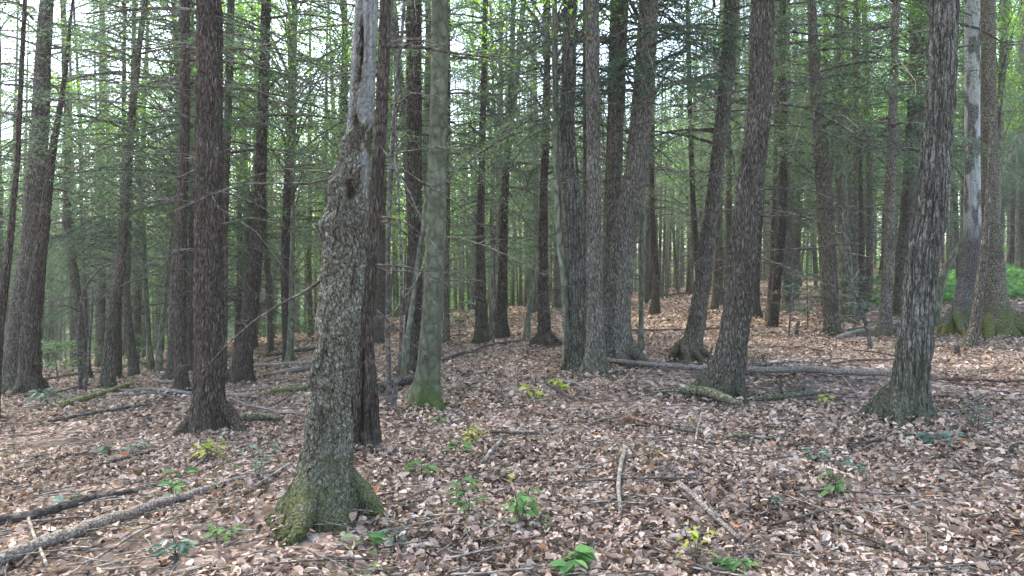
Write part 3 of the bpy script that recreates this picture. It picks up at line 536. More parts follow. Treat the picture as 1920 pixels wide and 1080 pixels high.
def build_tree(kind, pts, label, o):
    px, py = pts[0][0], pts[0][1]
    D = o.get('D')
    if D is None: _, D, _ = ground(px, py)
    r0 = pts[1][2] * D / F / 2; Dc = D + r0 * .6
    A = np.array([[*P3(a, b, Dc), c * Dc / F / 2] for a, b, c in pts])
    bx = A[0, 0]; bz = tz(bx, Dc)
    A[:, 1] += np.cumsum(rngT.normal(0, .01, len(A))) * D / 8
    gz = A[0, 2]                                   # the photographed foot; keep the foot in the soil
    A[0, 2] = min(gz, bz)
    rng = np.random.default_rng(int(px) + 1000)
    top = A[-1]; slope = (A[-1, :3] - A[-3, :3]); slope = slope / max(slope[2], .2); slope = np.clip(slope, -.25, .25); slope[2] = 1
    H = o.get('H', 0) if 'H' in o else None
    if 'H' in o and o['H'] is None: Hh = top[2] - bz
    else: Hh = o.get('H') or max(top[2] - bz + 5, rng.uniform(13, 17))
    L = [A]
    if bz + Hh > top[2] + .3:
        zz = np.linspace(top[2] + .5, bz + Hh, 8); k = (zz - top[2])
        ext = np.stack([top[0] + slope[0] * k * .6, top[1] + slope[1] * k * .3, zz, top[3] * (1 - .85 * (k / (k[-1])) ** 1.3 if not o.get('snag') else np.ones(8) * .95)], -1); L.append(ext)
    A = np.concatenate(L); A = A[np.r_[True, np.diff(A[:, 2]) > .01]] if kind != 'x' else A
    base = np.array([A[0, 0], A[0, 1], bz])
    root = thing(o.get('name', {'hemlock': 'hemlock_tree', 'red': 'hemlock_tree', 'beech': 'beech_tree', 'oak': 'hardwood_tree', 'grey': 'conifer_tree', 'olive': 'young_tree', 'pale': 'flaking_tree', 'rust': 'mossy_tree', 'dead': 'sapling_tree'}.get(kind)),
                 base, label, o.get('cat', 'tree'), 'trees of the woodland')
    C = A[:, :3] - base; Rd = A[:, 3]
    # run the trunk below the soil
    C = np.r_[[C[0] - [0, 0, .35]], C]; Rd = np.r_[Rd[0], Rd]
    # foot flare is already measured: the first radii include it, so lobes only add shape
    fl = o.get('flare') or rflare(rng, 5, .28)
    mb = MB(); sty = kind
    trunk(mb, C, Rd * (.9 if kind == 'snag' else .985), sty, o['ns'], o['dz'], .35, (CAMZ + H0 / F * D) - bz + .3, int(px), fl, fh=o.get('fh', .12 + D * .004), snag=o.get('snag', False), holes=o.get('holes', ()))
    if o.get('wood'):
        V = np.concatenate(mb.V); nn = fbm(V[:, 0] * 9, V[:, 1] * 9, V[:, 2] * 3, 4); mb.A[0] = np.clip((V[:, 2] - 1.7) / .6, 0, 1) * np.clip((nn - .44) * 9, 0, 1) * .95
    def at(z):
        return np.array([np.interp(z, C[:, 2], C[:, 0]), np.interp(z, C[:, 2], C[:, 1]), z]), np.interp(z, C[:, 2], Rd)
    rts = list(o.get('roots', ()))
    if D < 17 and kind != 'dead' and Rd[1] > .06 and o.get('crown') != 'none':
        rts += [(rng.uniform(0, 6.28), Rd[1] * rng.uniform(1.2, 2.4), Rd[1] * rng.uniform(.22, .36)) for _ in range(6 - len(rts) // 2)]
    for ra, rl, rw in rts:
        t_ = np.linspace(0, 1, 16); d0 = C[1, :2] + .25 * Rd[1] * np.array([math.cos(ra), math.sin(ra)]); X = d0[0] + math.cos(ra) * rl * t_ + .04 * np.sin(t_ * 5 + ra); Y = d0[1] + math.sin(ra) * rl * t_ + .04 * np.cos(t_ * 4)
        G_ = terrain(X + base[0], Y + base[1]) - base[2]; Zr = G_ + (.34 * (1 - t_) ** 2.3) * min(1.6, rl * 1.7) + rw * .75 * (1 - 1.6 * t_ ** 2) + .012
        tube(mb, np.stack([X, Y, Zr], -1), rw * (1.15 - .75 * t_), 12, 0, True, .3, int(px) + int(ra * 10))
    mats = [M[kind], M['dead']]
    if kind in ('hemlock', 'red', 'grey') and 'crown' not in o or kind == 'olive' and o.get('crown') is None:
        nb = 26 if kind != 'olive' else 8
        for i in range(nb):
            mbb = MB() if D < 15.5 else mb
            z = rng.uniform(1.1 if D > 9 else 1.5, 7.5 if D > 9 else 4.6); p, r = at(z); az = rng.uniform(0, 6.28)
            if D < 9 and abs(math.sin(az)) > .8: az += 1
            twig_branch(mbb, p + r * .7 * np.array([math.cos(az), math.sin(az), 0]), az, rng.uniform(.3, 2.1) * (1 if r > .06 else .7), rng.uniform(.006, .012) * (1 if r > .05 else .7), rng, rng.uniform(-.15, .35), rng.uniform(.1, .7), 4, 0 if mbb is not mb else 1)
            if mbb is not mb: link('branch', mbb.mesh('branch', [M['dead']]), root)
    t = link('trunk', mb.mesh('trunk', mats, attr=True), root)
    cr = o.get('crown', 'auto')
    if cr == 'auto' and not o.get('snag') and Hh > 8:
        hb = {True: rng.uniform(3.2, 4.8), False: rng.uniform(6.2, 7.5)}[D > 10.5]
        p, r = at(hb); mesh = CROWN_B[rng.integers(3)] if kind in ('beech', 'oak', 'olive', 'pale', 'rust') else (CROWN_H[rng.integers(6)] if D > 10.5 else CROWN_S[rng.integers(3)])
        if kind in ('beech', 'oak', 'pale', 'rust'): p[2] = max(hb, 6.5)
        c = link('crown', mesh, root, p); s = (Hh + .5 - p[2]) / 11; c.scale = (rng.uniform(.8, 1.05) * (.75 if kind == 'olive' else 1),) * 2 + (max(.4, s),)
        c.rotation_euler = (0, 0, rng.uniform(0, 6.28))
    MAIN.append((px, D, base[0], base[1]))
    return root, at, D, base
BUILT = []
for k, p, l, o in TREES:
    if o is None: continue
    BUILT.append((p[0][0],) + build_tree(k, p, l, o))
for b in BUILT: print('TREE', b[0], 'D=%.1f' % b[3], 'z=%.2f' % b[4][2])

# long photographed dead limbs, each a part of its tree: (tree px, points, width px at start, depth drift)
LIMBS = [(394, [(378,232),(340,215),(300,205),(250,196),(190,188),(120,188),(40,192)], 5, -.6), (394, [(378,292),(330,290),(270,287),(235,288),(185,284)], 4, .3),
 (394, [(380,382),(330,379),(270,378),(165,380)], 3, .5), (394, [(392,28),(340,16),(290,14),(230,22),(120,30)], 6, -.5),
 (394, [(380,505),(340,506),(290,520),(230,536),(185,556),(155,592)], 4, -.6), (394,[(398,90),(375,110),(340,145),(300,165)],3,.4),
 (603, [(605,522),(570,545),(530,566),(480,600),(430,640),(385,690),(360,710)], 6, .5), (678, [(722,88),(770,90),(840,100),(905,112),(950,118)], 9, .4),
 (678, [(698,575),(740,610),(790,655),(840,690)], 3, -.5), (678, [(706,260),(740,310),(775,370),(800,440),(850,500),(900,540)], 3, -.6),
 (793, [(812,440),(785,520),(745,575),(710,600)], 4, -.6), (793, [(818,438),(870,445),(930,470),(990,495),(1030,515)], 4, -.3), (793, [(812,430),(770,380),(735,330),(715,300)], 3, -.4),
 (1352, [(1452,192),(1500,196),(1545,212),(1600,250),(1650,285),(1708,305)], 6, .4), (1352, [(1425,478),(1480,500),(1540,525),(1620,545),(1680,560)], 3, -.5),
 (1352, [(1442,190),(1470,165),(1510,150),(1545,145)], 5, .3), (1352,[(1385,160),(1350,130),(1320,60),(1300,20)],5,-.4), (1352,[(1400,310),(1385,350),(1400,390)],4,-.5),
 (1352,[(1445,60),(1500,62),(1560,72),(1600,74)],5,.3),
 (1560, [(1498,310),(1540,340),(1580,395),(1600,480),(1600,540)], 4, -.3), (1697, [(1790,40),(1840,55),(1885,80),(1900,82)], 6, .3),
 (1021, [(1018,245),(990,220),(950,200),(925,180)], 4, -.4), (904, [(900,255),(885,242),(873,232)], 6, -.2), (446, [(500,92),(530,70),(560,40),(590,0)], 4, .4),
 (446, [(470,630),(500,560),(540,440),(570,330),(620,230)], 3, .6)]
for tx, pts, wd, dr in LIMBS:
    b = [q for q in BUILT if q[0] == tx][0]; root, D, base = b[1], b[3], b[4]
    d0 = base[1]; n = 26; u = np.linspace(0, 1, len(pts)); s = np.linspace(0, 1, n)
    px = np.interp(s, u, [q[0] for q in pts]); py = np.interp(s, u, [q[1] for q in pts]); rg = np.random.default_rng(tx + len(pts))
    px = np.convolve(np.pad(px, 2, 'edge'), np.ones(5) / 5, 'valid'); py = np.convolve(np.pad(py, 2, 'edge'), np.ones(5) / 5, 'valid') + np.cumsum(rg.normal(0, .8, n))
    dd = d0 + dr * s + np.cumsum(rg.normal(0, .01, n)); Q = np.stack([P3(a, c, e) for a, c, e in zip(px, py, dd)]) - base
    r = wd * d0 / F / 2 * (1 - .72 * s); mb = MB(); pal = 'olivetwig' if tx in (793,) or (tx, wd) == (1352, 3) else 'dead'
    tube(mb, Q, r, 6, 0)
    for q in range(9):
        k = rg.integers(4, n - 1); T = Q[k] - Q[k - 2]; az = math.atan2(T[1], T[0]) + rg.choice([-1, 1]) * rg.uniform(.4, 1)
        twig_branch(mb, Q[k], az, rg.uniform(.15, .5), r[k] * .55, rg, rg.uniform(-.2, .5), rg.uniform(0, .5), 2)
    link('limb', mb.mesh('limb', [M[pal]]), root)

# ------------------------------------------------------------------ trees standing deeper in the wood
REFS = [(394, 'buttressed hemlock'), (640, 'peeling snag'), (815, 'green beech'), (1125, 'trunk clump'), (1380, 'slab-footed hemlock'), (1722, 'furrowed hardwood')]
GAPS = ['before the buttressed hemlock'] + ['between %s and %s' % (REFS[i][1], REFS[i + 1][1]) for i in range(5)] + ['beyond the furrowed hardwood']
def far_trunk(seed, kind):
    rng = np.random.default_rng(seed); z = np.linspace(0, 15, 12); C = np.stack([np.cumsum(rng.normal(0, .05, 12)), np.cumsum(rng.normal(0, .05, 12)), z], -1); C[0, :2] = 0
    mb = MB(); trunk(mb, np.r_[[C[0] - [0, 0, .5]], C], np.r_[.14, .14 * (1 - .8 * (z / 15) ** 1.4)], kind, 16, .2, .5, 8, seed, rflare(rng, 4, .45), fh=.2)
    for i in range(18):
        twig_branch(mb, (0, 0, rng.uniform(1.6, 9)), rng.uniform(0, 6.28), rng.uniform(.6, 1.9), rng.uniform(.008, .016), rng, rng.uniform(-.1, .3), rng.uniform(.1, .6), 4, 1)
    return mb.mesh('trunk', [M[kind], M['dead']], attr=True)
FT = {k: [far_trunk(400 + i + len(k) * 10, k) for i in range(3)] for k in ('hemlock', 'red', 'grey', 'olive')}
rngF = np.random.default_rng(21)
far = []
tries = 0
while len(far) < 238 and tries < 20000:
    tries += 1; D = rngF.uniform(17, 62); D = D if rngF.random() < .75 else rngF.uniform(17, 34); px = rngF.uniform(-60, 1980); x = (px - CX) / F * D
    if any((x - q[2]) ** 2 + (D - q[3]) ** 2 < 1.2 for q in MAIN) or any((x - q[0]) ** 2 + (D - q[1]) ** 2 < 2.2 for q in far): continue
    if D < 26 and 1770 < px: continue
    if D < 30 and 960 < px < 1290: continue           # the open leafy rise
    far.append((x, D, px))
items = []
for i, (x, D, px) in enumerate(far):
    left = px < 700
    kind = rngF.choice(['hemlock', 'red', 'grey', 'olive'], p=[.4, .15, .3, .15]); bro = rngF.random() < (.42 if D > 30 else .2) or (px > 1740 and D > 30)
    z = tz(x, D); sc = rngF.uniform(.45, 1.25) * (1 if D > 30 else .8)
    r = thing('broadleaf_tree' if bro else 'conifer_tree', (x, D, z), 'x', 'tree', 'trees standing deep in the wood'); r.rotation_euler = (rngF.normal(0, .02), rngF.normal(.01, .035), rngF.uniform(0, 6.28))
    t = link('trunk', FT[kind][rngF.integers(3)], r); hs = rngF.uniform(.85, 1.2); t.scale = (sc, sc, hs)
    hb = rngF.uniform(1.2, 3.8) if D > 24 else rngF.uniform(3, 5); m = (CROWN_B + CROWN_G)[rngF.integers(5)] if bro else CROWN_H[rngF.integers(6)]
    if px > 1750 and D > 26: hb += 2.0
    if 960 < px < 1750: hb += 1.0
    c = link('crown', m, r, (0, 0, hb)); cs = rngF.uniform(.75, 1.1); c.scale = (cs, cs, (15 * hs - hb) / 11); c.rotation_euler = (0, 0, rngF.uniform(0, 6.28))
    items.append((px, D, bro, kind, sc, r))
ORD = ['first','second','third','fourth','fifth','sixth','seventh','eighth','ninth','tenth','eleventh','twelfth','thirteenth','fourteenth','fifteenth','sixteenth','seventeenth','eighteenth','nineteenth','twentieth',
 'twenty-first','twenty-second','twenty-third','twenty-fourth','twenty-fifth','twenty-sixth','twenty-seventh','twenty-eighth','twenty-ninth','thirtieth'] + ['thirty-' + q for q in ('first','second','third','fourth','fifth','sixth','seventh','eighth','ninth')] + ['fortieth']
for g in range(7):
    lo = REFS[g - 1][0] if g else -999; hi = REFS[g][0] if g < 6 else 9999
    for bro in (False, True):
        for kk in ('hemlock', 'red', 'grey', 'olive'):
            s = sorted([q for q in items if lo <= q[0] < hi and q[2] == bro and q[3] == kk], key=lambda q: q[0])
            for j, q in enumerate(s):
                q[5]['label'] = '%s distant %s, %s from left among those %s' % ({'hemlock': 'brown', 'red': 'reddish', 'grey': 'grey', 'olive': 'greenish'}[kk], 'leafy tree' if bro else 'conifer', ORD[j], GAPS[g])
print('far trees', len(far))

# far wood that reads as one mass
def far_wood():
    rng = np.random.default_rng(5); mb = MB()
    n = 120000; a = rng.uniform(-.82, .82, n); D = rng.uniform(66, 105, n); x = np.tan(a) * D; ok = np.abs(x) < 110; x, D = x[ok], D[ok]; n = len(x)
    g = terrain(x, D); hh = 17 + 9 * (fbm(x * .08, D * .08, 0, 31) - .5) * 2 + np.clip(x * .12, -3, 7)
    z = g + hh * rng.random(n) ** np.where(rng.random(n) < .45, 2.2, .8)
    P = np.stack([x, D, z], -1); keep = fbm(x * .35, D * .35, z * .5, 44) > .37; P = P[keep]; n = len(P)
    k = 5; Q = (P[:, None] + rng.normal(0, 1, (n, k, 3)) * np.array([.6, .6, .25])).reshape(-1, 3); m = len(Q)
    bro = fbm(Q[:, 0] * .12, Q[:, 1] * .12, 0, 61) + .04 * rng.normal(0, 1, m) - .004 * np.clip(10 - Q[:, 2], 0, 20) > .50
    for sel, mt in ((bro, 1), (~bro, 0)):
        q = Q[sel]; c = len(q); diamonds(mb, q, rng.normal(0, 1, (c, 3)) * [1, 1, .4], rng.normal(0, .5, (c, 3)) + [0, -.35, .8], rng.uniform(.25, .5, c), rng.uniform(.1, .22, c), mt)
    for i in range(260):
        a = rng.uniform(-.7, .7); d = rng.uniform(62, 95); x = math.tan(a) * d; z = tz(x, d); r = rng.uniform(.08, .2); lx = rng.normal(0, .5)
        tube(mb, [(x, d, z - .5), (x + lx * .3, d, z + 7), (x + lx, d, z + 16)], [r, r * .8, r * .3], 5, 2, False)
    for i in range(330):
        d = rng.uniform(38, 62); px_ = rng.uniform(-40, 1960); x = (px_ - CX) / F * d; z = tz(x, d); r = rng.uniform(.04, .1); lx = rng.normal(0, .6)
        tube(mb, [(x, d, z - .5), (x + lx * .3, d, z + 6), (x + lx, d, z + 14)], [r, r * .85, r * .3], 5, 2 if rng.random() < .5 else 3, False)
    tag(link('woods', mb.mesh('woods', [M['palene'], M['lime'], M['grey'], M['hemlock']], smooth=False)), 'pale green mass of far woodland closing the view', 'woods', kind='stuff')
far_wood()

# ------------------------------------------------------------------ leaf litter and fine debris on the ground
def litter():
    rng = np.random.default_rng(8); mb = MB()
    def patch(n, d0, d1, size, lift, pw=1.0):
        u = rng.random(n); D = (d0 ** pw + u * (d1 ** pw - d0 ** pw)) ** (1 / pw); hw = D * .80 + 2.2; x = rng.uniform(-1, 1, n) * hw
        dens = fbm(x * .9, D * .9, 0, 71) ; bare = np.exp(-((x - 4.2) / 1.9) ** 2 - ((D - 5.6) / 1.0) ** 2) * .75
        ok = rng.random(n) < np.clip((dens - .30) * 3.4, .12, 1) * (1 - bare); x, D = x[ok], D[ok]; n = len(x)
        z = terrain(x, D) + lift * rng.random(n) ** 1.5 + .004
        for _, Dt, xt, yt in MAIN:
            if Dt < 17 and d0 - 1 < Dt < d1 + 1: z = z + .055 * np.exp(-(((x - xt) ** 2 + (D - yt) ** 2) / .16))
        L = size * np.clip(rng.lognormal(-.2, .55, n), .22, 1.75); W = L * rng.uniform(.38, .7, n); a = rng.uniform(0, 6.283, n)
        til = rng.normal(0, .52, (n, 2)); N = np.stack([til[:, 0], til[:, 1], np.ones(n)], -1); N /= np.linalg.norm(N, axis=1)[:, None]
        Dr = np.stack([np.cos(a), np.sin(a), np.zeros(n)], -1); Dr -= N * (Dr * N).sum(1)[:, None]; Dr /= np.linalg.norm(Dr, axis=1)[:, None]; Sd = np.cross(N, Dr)
        P = np.stack([x, D, z], -1) - Dr * L[:, None] / 2; L_, W_ = L[:, None], W[:, None]
        c = rng.uniform(-.16, .3, n)[:, None] * L_; e = rng.uniform(-.2, .6, n)[:, None] * W_; e2 = rng.uniform(-.2, .6, n)[:, None] * W_
        bend = rng.normal(0, .06, n)[:, None] * L_
        m0 = P; m1 = P + Dr * L_ * .5 + Sd * bend - N * c * .3; m2 = P + Dr * L_ + N * c * .5
        l1 = P + Dr * L_ * .27 + Sd * W_ * .42 + N * e; l2 = P + Dr * L_ * .70 + Sd * W_ * .40 + N * (e + c * .3)
        r1 = P + Dr * L_ * .30 - Sd * W_ * .44 + N * e2; r2 = P + Dr * L_ * .66 - Sd * W_ * .42 + N * (e2 + c * .3)
        V = np.stack([m0, m1, m2, l1, l2, r1, r2], 1).reshape(-1, 3); b = np.arange(n)[:, None] * 7
        col = np.clip(rng.beta(1.35, 1.4, n) + (fbm(x * 1.7, D * 1.7, 0, 15) - .5) * .45, 0, .97); col[rng.random(n) < .012] = 1
        k = mb.n
        mb.add(V, b + np.array([0, 1, 3]), 0, col); mb.faces_more(b + np.array([3, 1, 4]), k, 0, col); mb.faces_more(b + np.array([1, 2, 4]), k, 0, col)
        mb.faces_more(b + np.array([0, 5, 1]), k, 0, col); mb.faces_more(b + np.array([5, 6, 1]), k, 0, col); mb.faces_more(b + np.array([1, 6, 2]), k, 0, col)
    patch(280000, 2.2, 8, .043, .045, 1.7)
    patch(240000, 7.5, 17, .050, .04, 1.8)
    patch(110000, 16, 34, .082, .05, 1.8)
    patch(40000, 33, 62, .15, .06, 1.8)
    tag(link('leaf_litter', mb.mesh('leaf_litter', [M['litter']], smooth=False)), 'carpet of curled tan and brown dead leaves on the forest floor', 'fallen leaves', kind='stuff')
litter()
def debris():
    rng = np.random.default_rng(9); mb = MB()
    for i in range(3800):
        D = 2.4 + 15 * rng.random() ** 1.3; x = rng.uniform(-1, 1) * (D * .72 + .6); a = rng.uniform(0, 6.28) if rng.random() < .6 else rng.normal(.35, .3); L = rng.uniform(.04, .2) if rng.random() < .7 else rng.uniform(.15, .5); k = 4
        t = np.linspace(-.5, .5, k); X = x + math.cos(a) * L * t + rng.normal(0, .006, k); Y = D + math.sin(a) * L * t + rng.normal(0, .006, k)
        tube(mb, np.stack([X, Y, terrain(X, Y) + rng.uniform(.035, .075)], -1), np.full(k, rng.uniform(.002, .0062)), 4, int(rng.random() < .4), False)
    tag(link('twig_litter', mb.mesh('twig_litter', [M['dead'], M['paletwig']])), 'countless thin broken twigs strewn over the dead leaves', 'twigs', kind='stuff')
debris()

# ------------------------------------------------------------------ logs, branches and sticks lying on the ground
def log(name, pts, label, mat, group, raise_=1.0, stubs=0, cat='log', n=26, sides=14, lift=0, sub=None, rough=.22):
    px = [q[0] for q in pts]; G = np.array([ground(q[0], q[1] + q[2] * .4) for q in pts]); wd = np.array([q[2] for q in pts]); rad = wd * G[:, 1] / F / 2 * (.85 if cat == 'stick' else .8); lift = lift + (.02 if cat == 'stick' else 0)
    # smooth the depth so the log stays straight in the world
    u = np.array(px, float); 
    s = np.linspace(0, 1, n); uu = np.r_[0, np.cumsum(np.hypot(*np.diff(G[:, :2], axis=0).T))]; uu /= uu[-1]
    X, Y = np.interp(s, uu, G[:, 0]), np.interp(s, uu, G[:, 1]); r = np.interp(s, uu, rad)
    if len(pts) > 2:
        co = np.polyfit(s, X, 3 if len(pts) > 3 else 2); X = np.polyval(co, s); co = np.polyfit(s, Y, 3 if len(pts) > 3 else 2); Y = np.polyval(co, s)
    g = terrain(X, Y); k = 5; g = np.convolve(np.pad(g, k // 2, 'edge'), np.ones(k) / k, 'valid')
    Z = g + r * raise_ + lift + .036
    rg = np.random.default_rng(int(abs(pts[0][0])) + 3); P = np.stack([X, Y, Z], -1)
    P[1:-1] += rg.normal(0, .12, (n - 2, 3)) * r[1:-1, None]
    base = np.array([X[0], Y[0], Z[0] - r[0]])
    mb = MB(); tube(mb, P - base, r, sides, 0, True, rough, int(abs(pts[0][0])))
    for q in range(stubs):
        k = rg.integers(3, n - 2); a = rg.uniform(0, 6.28); L = rg.uniform(.15, .5)
        Q = P[k] - base + np.linspace(0, 1, 5)[:, None] * np.array([math.cos(a) * L * .6, math.sin(a) * L * .6, rg.choice([-.25, .5]) * L]); tube(mb, Q, np.linspace(r[k] * .4, r[k] * .15, 5), 5, 0)
    o = link(name, mb.mesh(name, [M[mat]]), None, base)
    tag(o, label, cat, group); return o
LG = 'logs lying on the forest floor'
log('fallen_log', [(1092,686,9),(1180,693,11),(1260,699,12),(1340,706,13),(1430,708,15),(1560,710,16),(1680,714,15)], 'long thin pale log crossing behind the slab-footed hemlock, propped on stubs', 'log', LG, raise_=1.2, stubs=6, n=50, lift=.05)
log('fallen_log', [(1735,715,9),(1800,717,9),(1870,719,8),(1935,722,8)], 'thin rosy brown pole lying past the furrowed hardwood', 'redlog', LG, n=20)
log('bark_slab', [(1222,752,4),(1265,748,8),(1300,748,20),(1345,758,22),(1388,775,12)], 'mossy curling bark slab leaning at the foot of the broad leaning hemlock', 'mosslog', LG, raise_=1.4, cat='bark', lift=.05)
log('fallen_log', [(1418,757,12),(1470,750,14),(1510,745,11),(1560,741,5)], 'short mossy log just in front of the long thin pale log', 'mosslog', LG)
log('fallen_log', [(1570,636,9),(1610,625,12),(1655,615,13),(1690,607,10)], 'bleached log at the foot of the bluish grey scaly trunk', 'log', LG)
log('fallen_log', [(1590,622,7),(1660,612,9),(1740,603,14),(1805,598,14)], 'greenish log behind the furrowed hardwood, parallel to the bleached one', 'mosslog', LG)
log('fallen_log', [(1745,612,10),(1780,610,12),(1805,606,9)], 'pale short log against the root of the whitish flaking trunk', 'log', LG)
log('fallen_log', [(1880,595,14),(1905,593,14),(1950,592,14)], 'dark mossy log beyond the moss footed trunk at the edge', 'darklog', LG)
log('fallen_log', [(1885,610,10),(1915,612,11),(1950,613,11)], 'pale grey log in front of the dark mossy edge log', 'log', LG)
log('fallen_branch', [(1550,688,5),(1590,682,7),(1640,679,5),(1680,678,4)], 'crooked reddish branch on the leaves before the bluish scaly trunk', 'redlog', LG, cat='branch', sides=8)
log('fallen_branch', [(-30,995,24),(60,972,22),(150,953,19),(240,932,14),(310,913,7)], 'dark wet branch lying uphill of the thick pale pole', 'darklog', LG, cat='branch', n=34)
log('fallen_log', [(-40,1068,34),(60,1045,34),(150,1010,30),(230,975,26),(320,945,21),(430,916,12),(525,885,7)], 'long pale weathered pole sloping up toward the peeling snag', 'log', LG, n=46, stubs=2)
log('fallen_log', [(122,762,16),(160,750,15),(200,738,12),(250,722,9)], 'bright moss covered log near the reddish leaning hemlock', 'brightmoss', LG)
log('fallen_branch', [(220,735,7),(270,733,8),(325,738,9),(380,742,8)], 'pale crooked branch lying across the slope past the bright mossy log', 'log', LG, cat='branch')
log('fallen_log', [(425,744,9),(445,746,11),(467,749,11)], 'short sawn pale log end beside the buttressed hemlock', 'log', LG, rough=.05)
log('fallen_log', [(500,741,10),(545,735,13),(590,729,12)], 'yellowish mossy log running behind the peeling snag', 'brightmoss', LG)
log('fallen_log', [(462,692,8),(520,688,9),(592,683,9)], 'bleached log on the slope behind the knobbly reddish hemlock', 'log', LG)
log('fallen_log', [(515,704,9),(560,698,12),(600,690,13)], 'stout bleached log just below the first bleached one', 'log', LG)
log('fallen_branch', [(430,752,6),(500,773,6),(575,786,6)], 'straight stick running from buttressed hemlock to peeling snag', 'log', LG, cat='branch', sides=8)
log('root_log', [(455,790,18),(490,788,17),(530,791,10)], 'mossy root log butting against the buttressed hemlock', 'mosslog', LG)
log('fallen_log', [(700,733,18),(735,728,20),(775,712,20),(800,700,16)], 'rotten dark log lying between split-footed hemlock and beech', 'darklog', LG)
log('fallen_branch', [(826,680,6),(850,671,8),(876,664,7)], 'short dark branch on the leaves behind the beech', 'darklog', LG, cat='branch')
log('fallen_log', [(694,621,8),(715,617,9),(740,614,8)], 'small pale log far behind the split-footed hemlock', 'log', LG)
log('fallen_branch', [(1040,716,5),(1075,722,6),(1100,735,4)], 'broken branch with pale wood before the trunk clump', 'log', LG, cat='branch', sides=8)
log('fallen_branch', [(90,796,6),(150,785,8),(220,772,7),(300,760,4)], 'long brown branch sunk in leaves below the bright mossy log', 'darklog', LG, cat='branch', sides=8)
log('fallen_branch', [(160,1075,6),(200,1048,7),(260,1006,6),(350,975,4)], 'thin pale curved branch following the long weathered pole', 'paletwig', LG, cat='branch', sides=8)
log('fallen_branch', [(0,895,6),(40,885,7),(75,875,5)], 'pale short stick among leaves on the low side', 'paletwig', LG, cat='branch', sides=8)
log('fallen_branch', [(200,875,8),(240,866,10),(290,853,8)], 'dark rotting stick among grey-green debris below the buttressed hemlock', 'darklog', LG, cat='branch', sides=8)
log('fallen_branch', [(1420,690,5),(1500,684,4)], 'faint grey stick behind the long thin pale log', 'dead', LG, cat='branch', sides=8)
log('fallen_branch', [(1160,620,6),(1230,700,4),(1280,640,3)][:1] + [(1330,622,5),(1390,610,4)], 'thin stick on the rise between the clump and leaning hemlocks', 'dead', LG, cat='branch', sides=6)
for p_, l_, m_, c_ in [([(95,742,7),(150,728,8),(215,716,6)], 'grey log crossing beneath leafy sprigs on the low slope', 'log', 'log'), ([(180,752,5),(260,742,6),(330,752,5)], 'slim crooked branch just below the pale crooked one', 'dead', 'branch'),
   ([(455,705,5),(520,668,6),(590,652,5)], 'thin branch climbing the slope behind the two bleached logs', 'log', 'branch'), ([(500,668,7),(550,661,8),(598,655,6)], 'grey log higher up the slope past the pale young stem', 'darklog', 'log'),
   ([(60,720,6),(130,704,8),(190,700,7)], 'mossy log lying in the low hollow near the far leafy saplings', 'mosslog', 'log'), ([(280,712,6),(330,722,7),(385,716,5)], 'pale branch between rust brown and buttressed hemlocks', 'log', 'branch'),
   ([(1600,660,4),(1660,668,5),(1720,672,4)], 'thin grey branch between bluish trunk and furrowed hardwood', 'dead', 'branch'), ([(1440,650,4),(1500,655,5),(1545,662,4)], 'thin brown branch on open leaves before the bending pinkish hemlock', 'redlog', 'branch'),
   ([(880,665,4),(930,648,5),(985,640,4)], 'faint stick between the reddish hemlocks past the beech', 'dead', 'branch')]:
    log('fallen_' + c_, p_, l_, m_, LG, cat=c_, sides=8)
log('fallen_branch', [(1240,556,5),(1290,552,5),(1340,553,4)], 'dark distant log on the crest behind the leafy rise', 'darklog', LG, cat='branch', sides=6)
log('fallen_log', [(1765,520,6),(1850,513,7),(1935,505,6)], 'dark distant log lying behind the green herb patch', 'darklog', LG)
ST = 'sticks lying on the leaves'
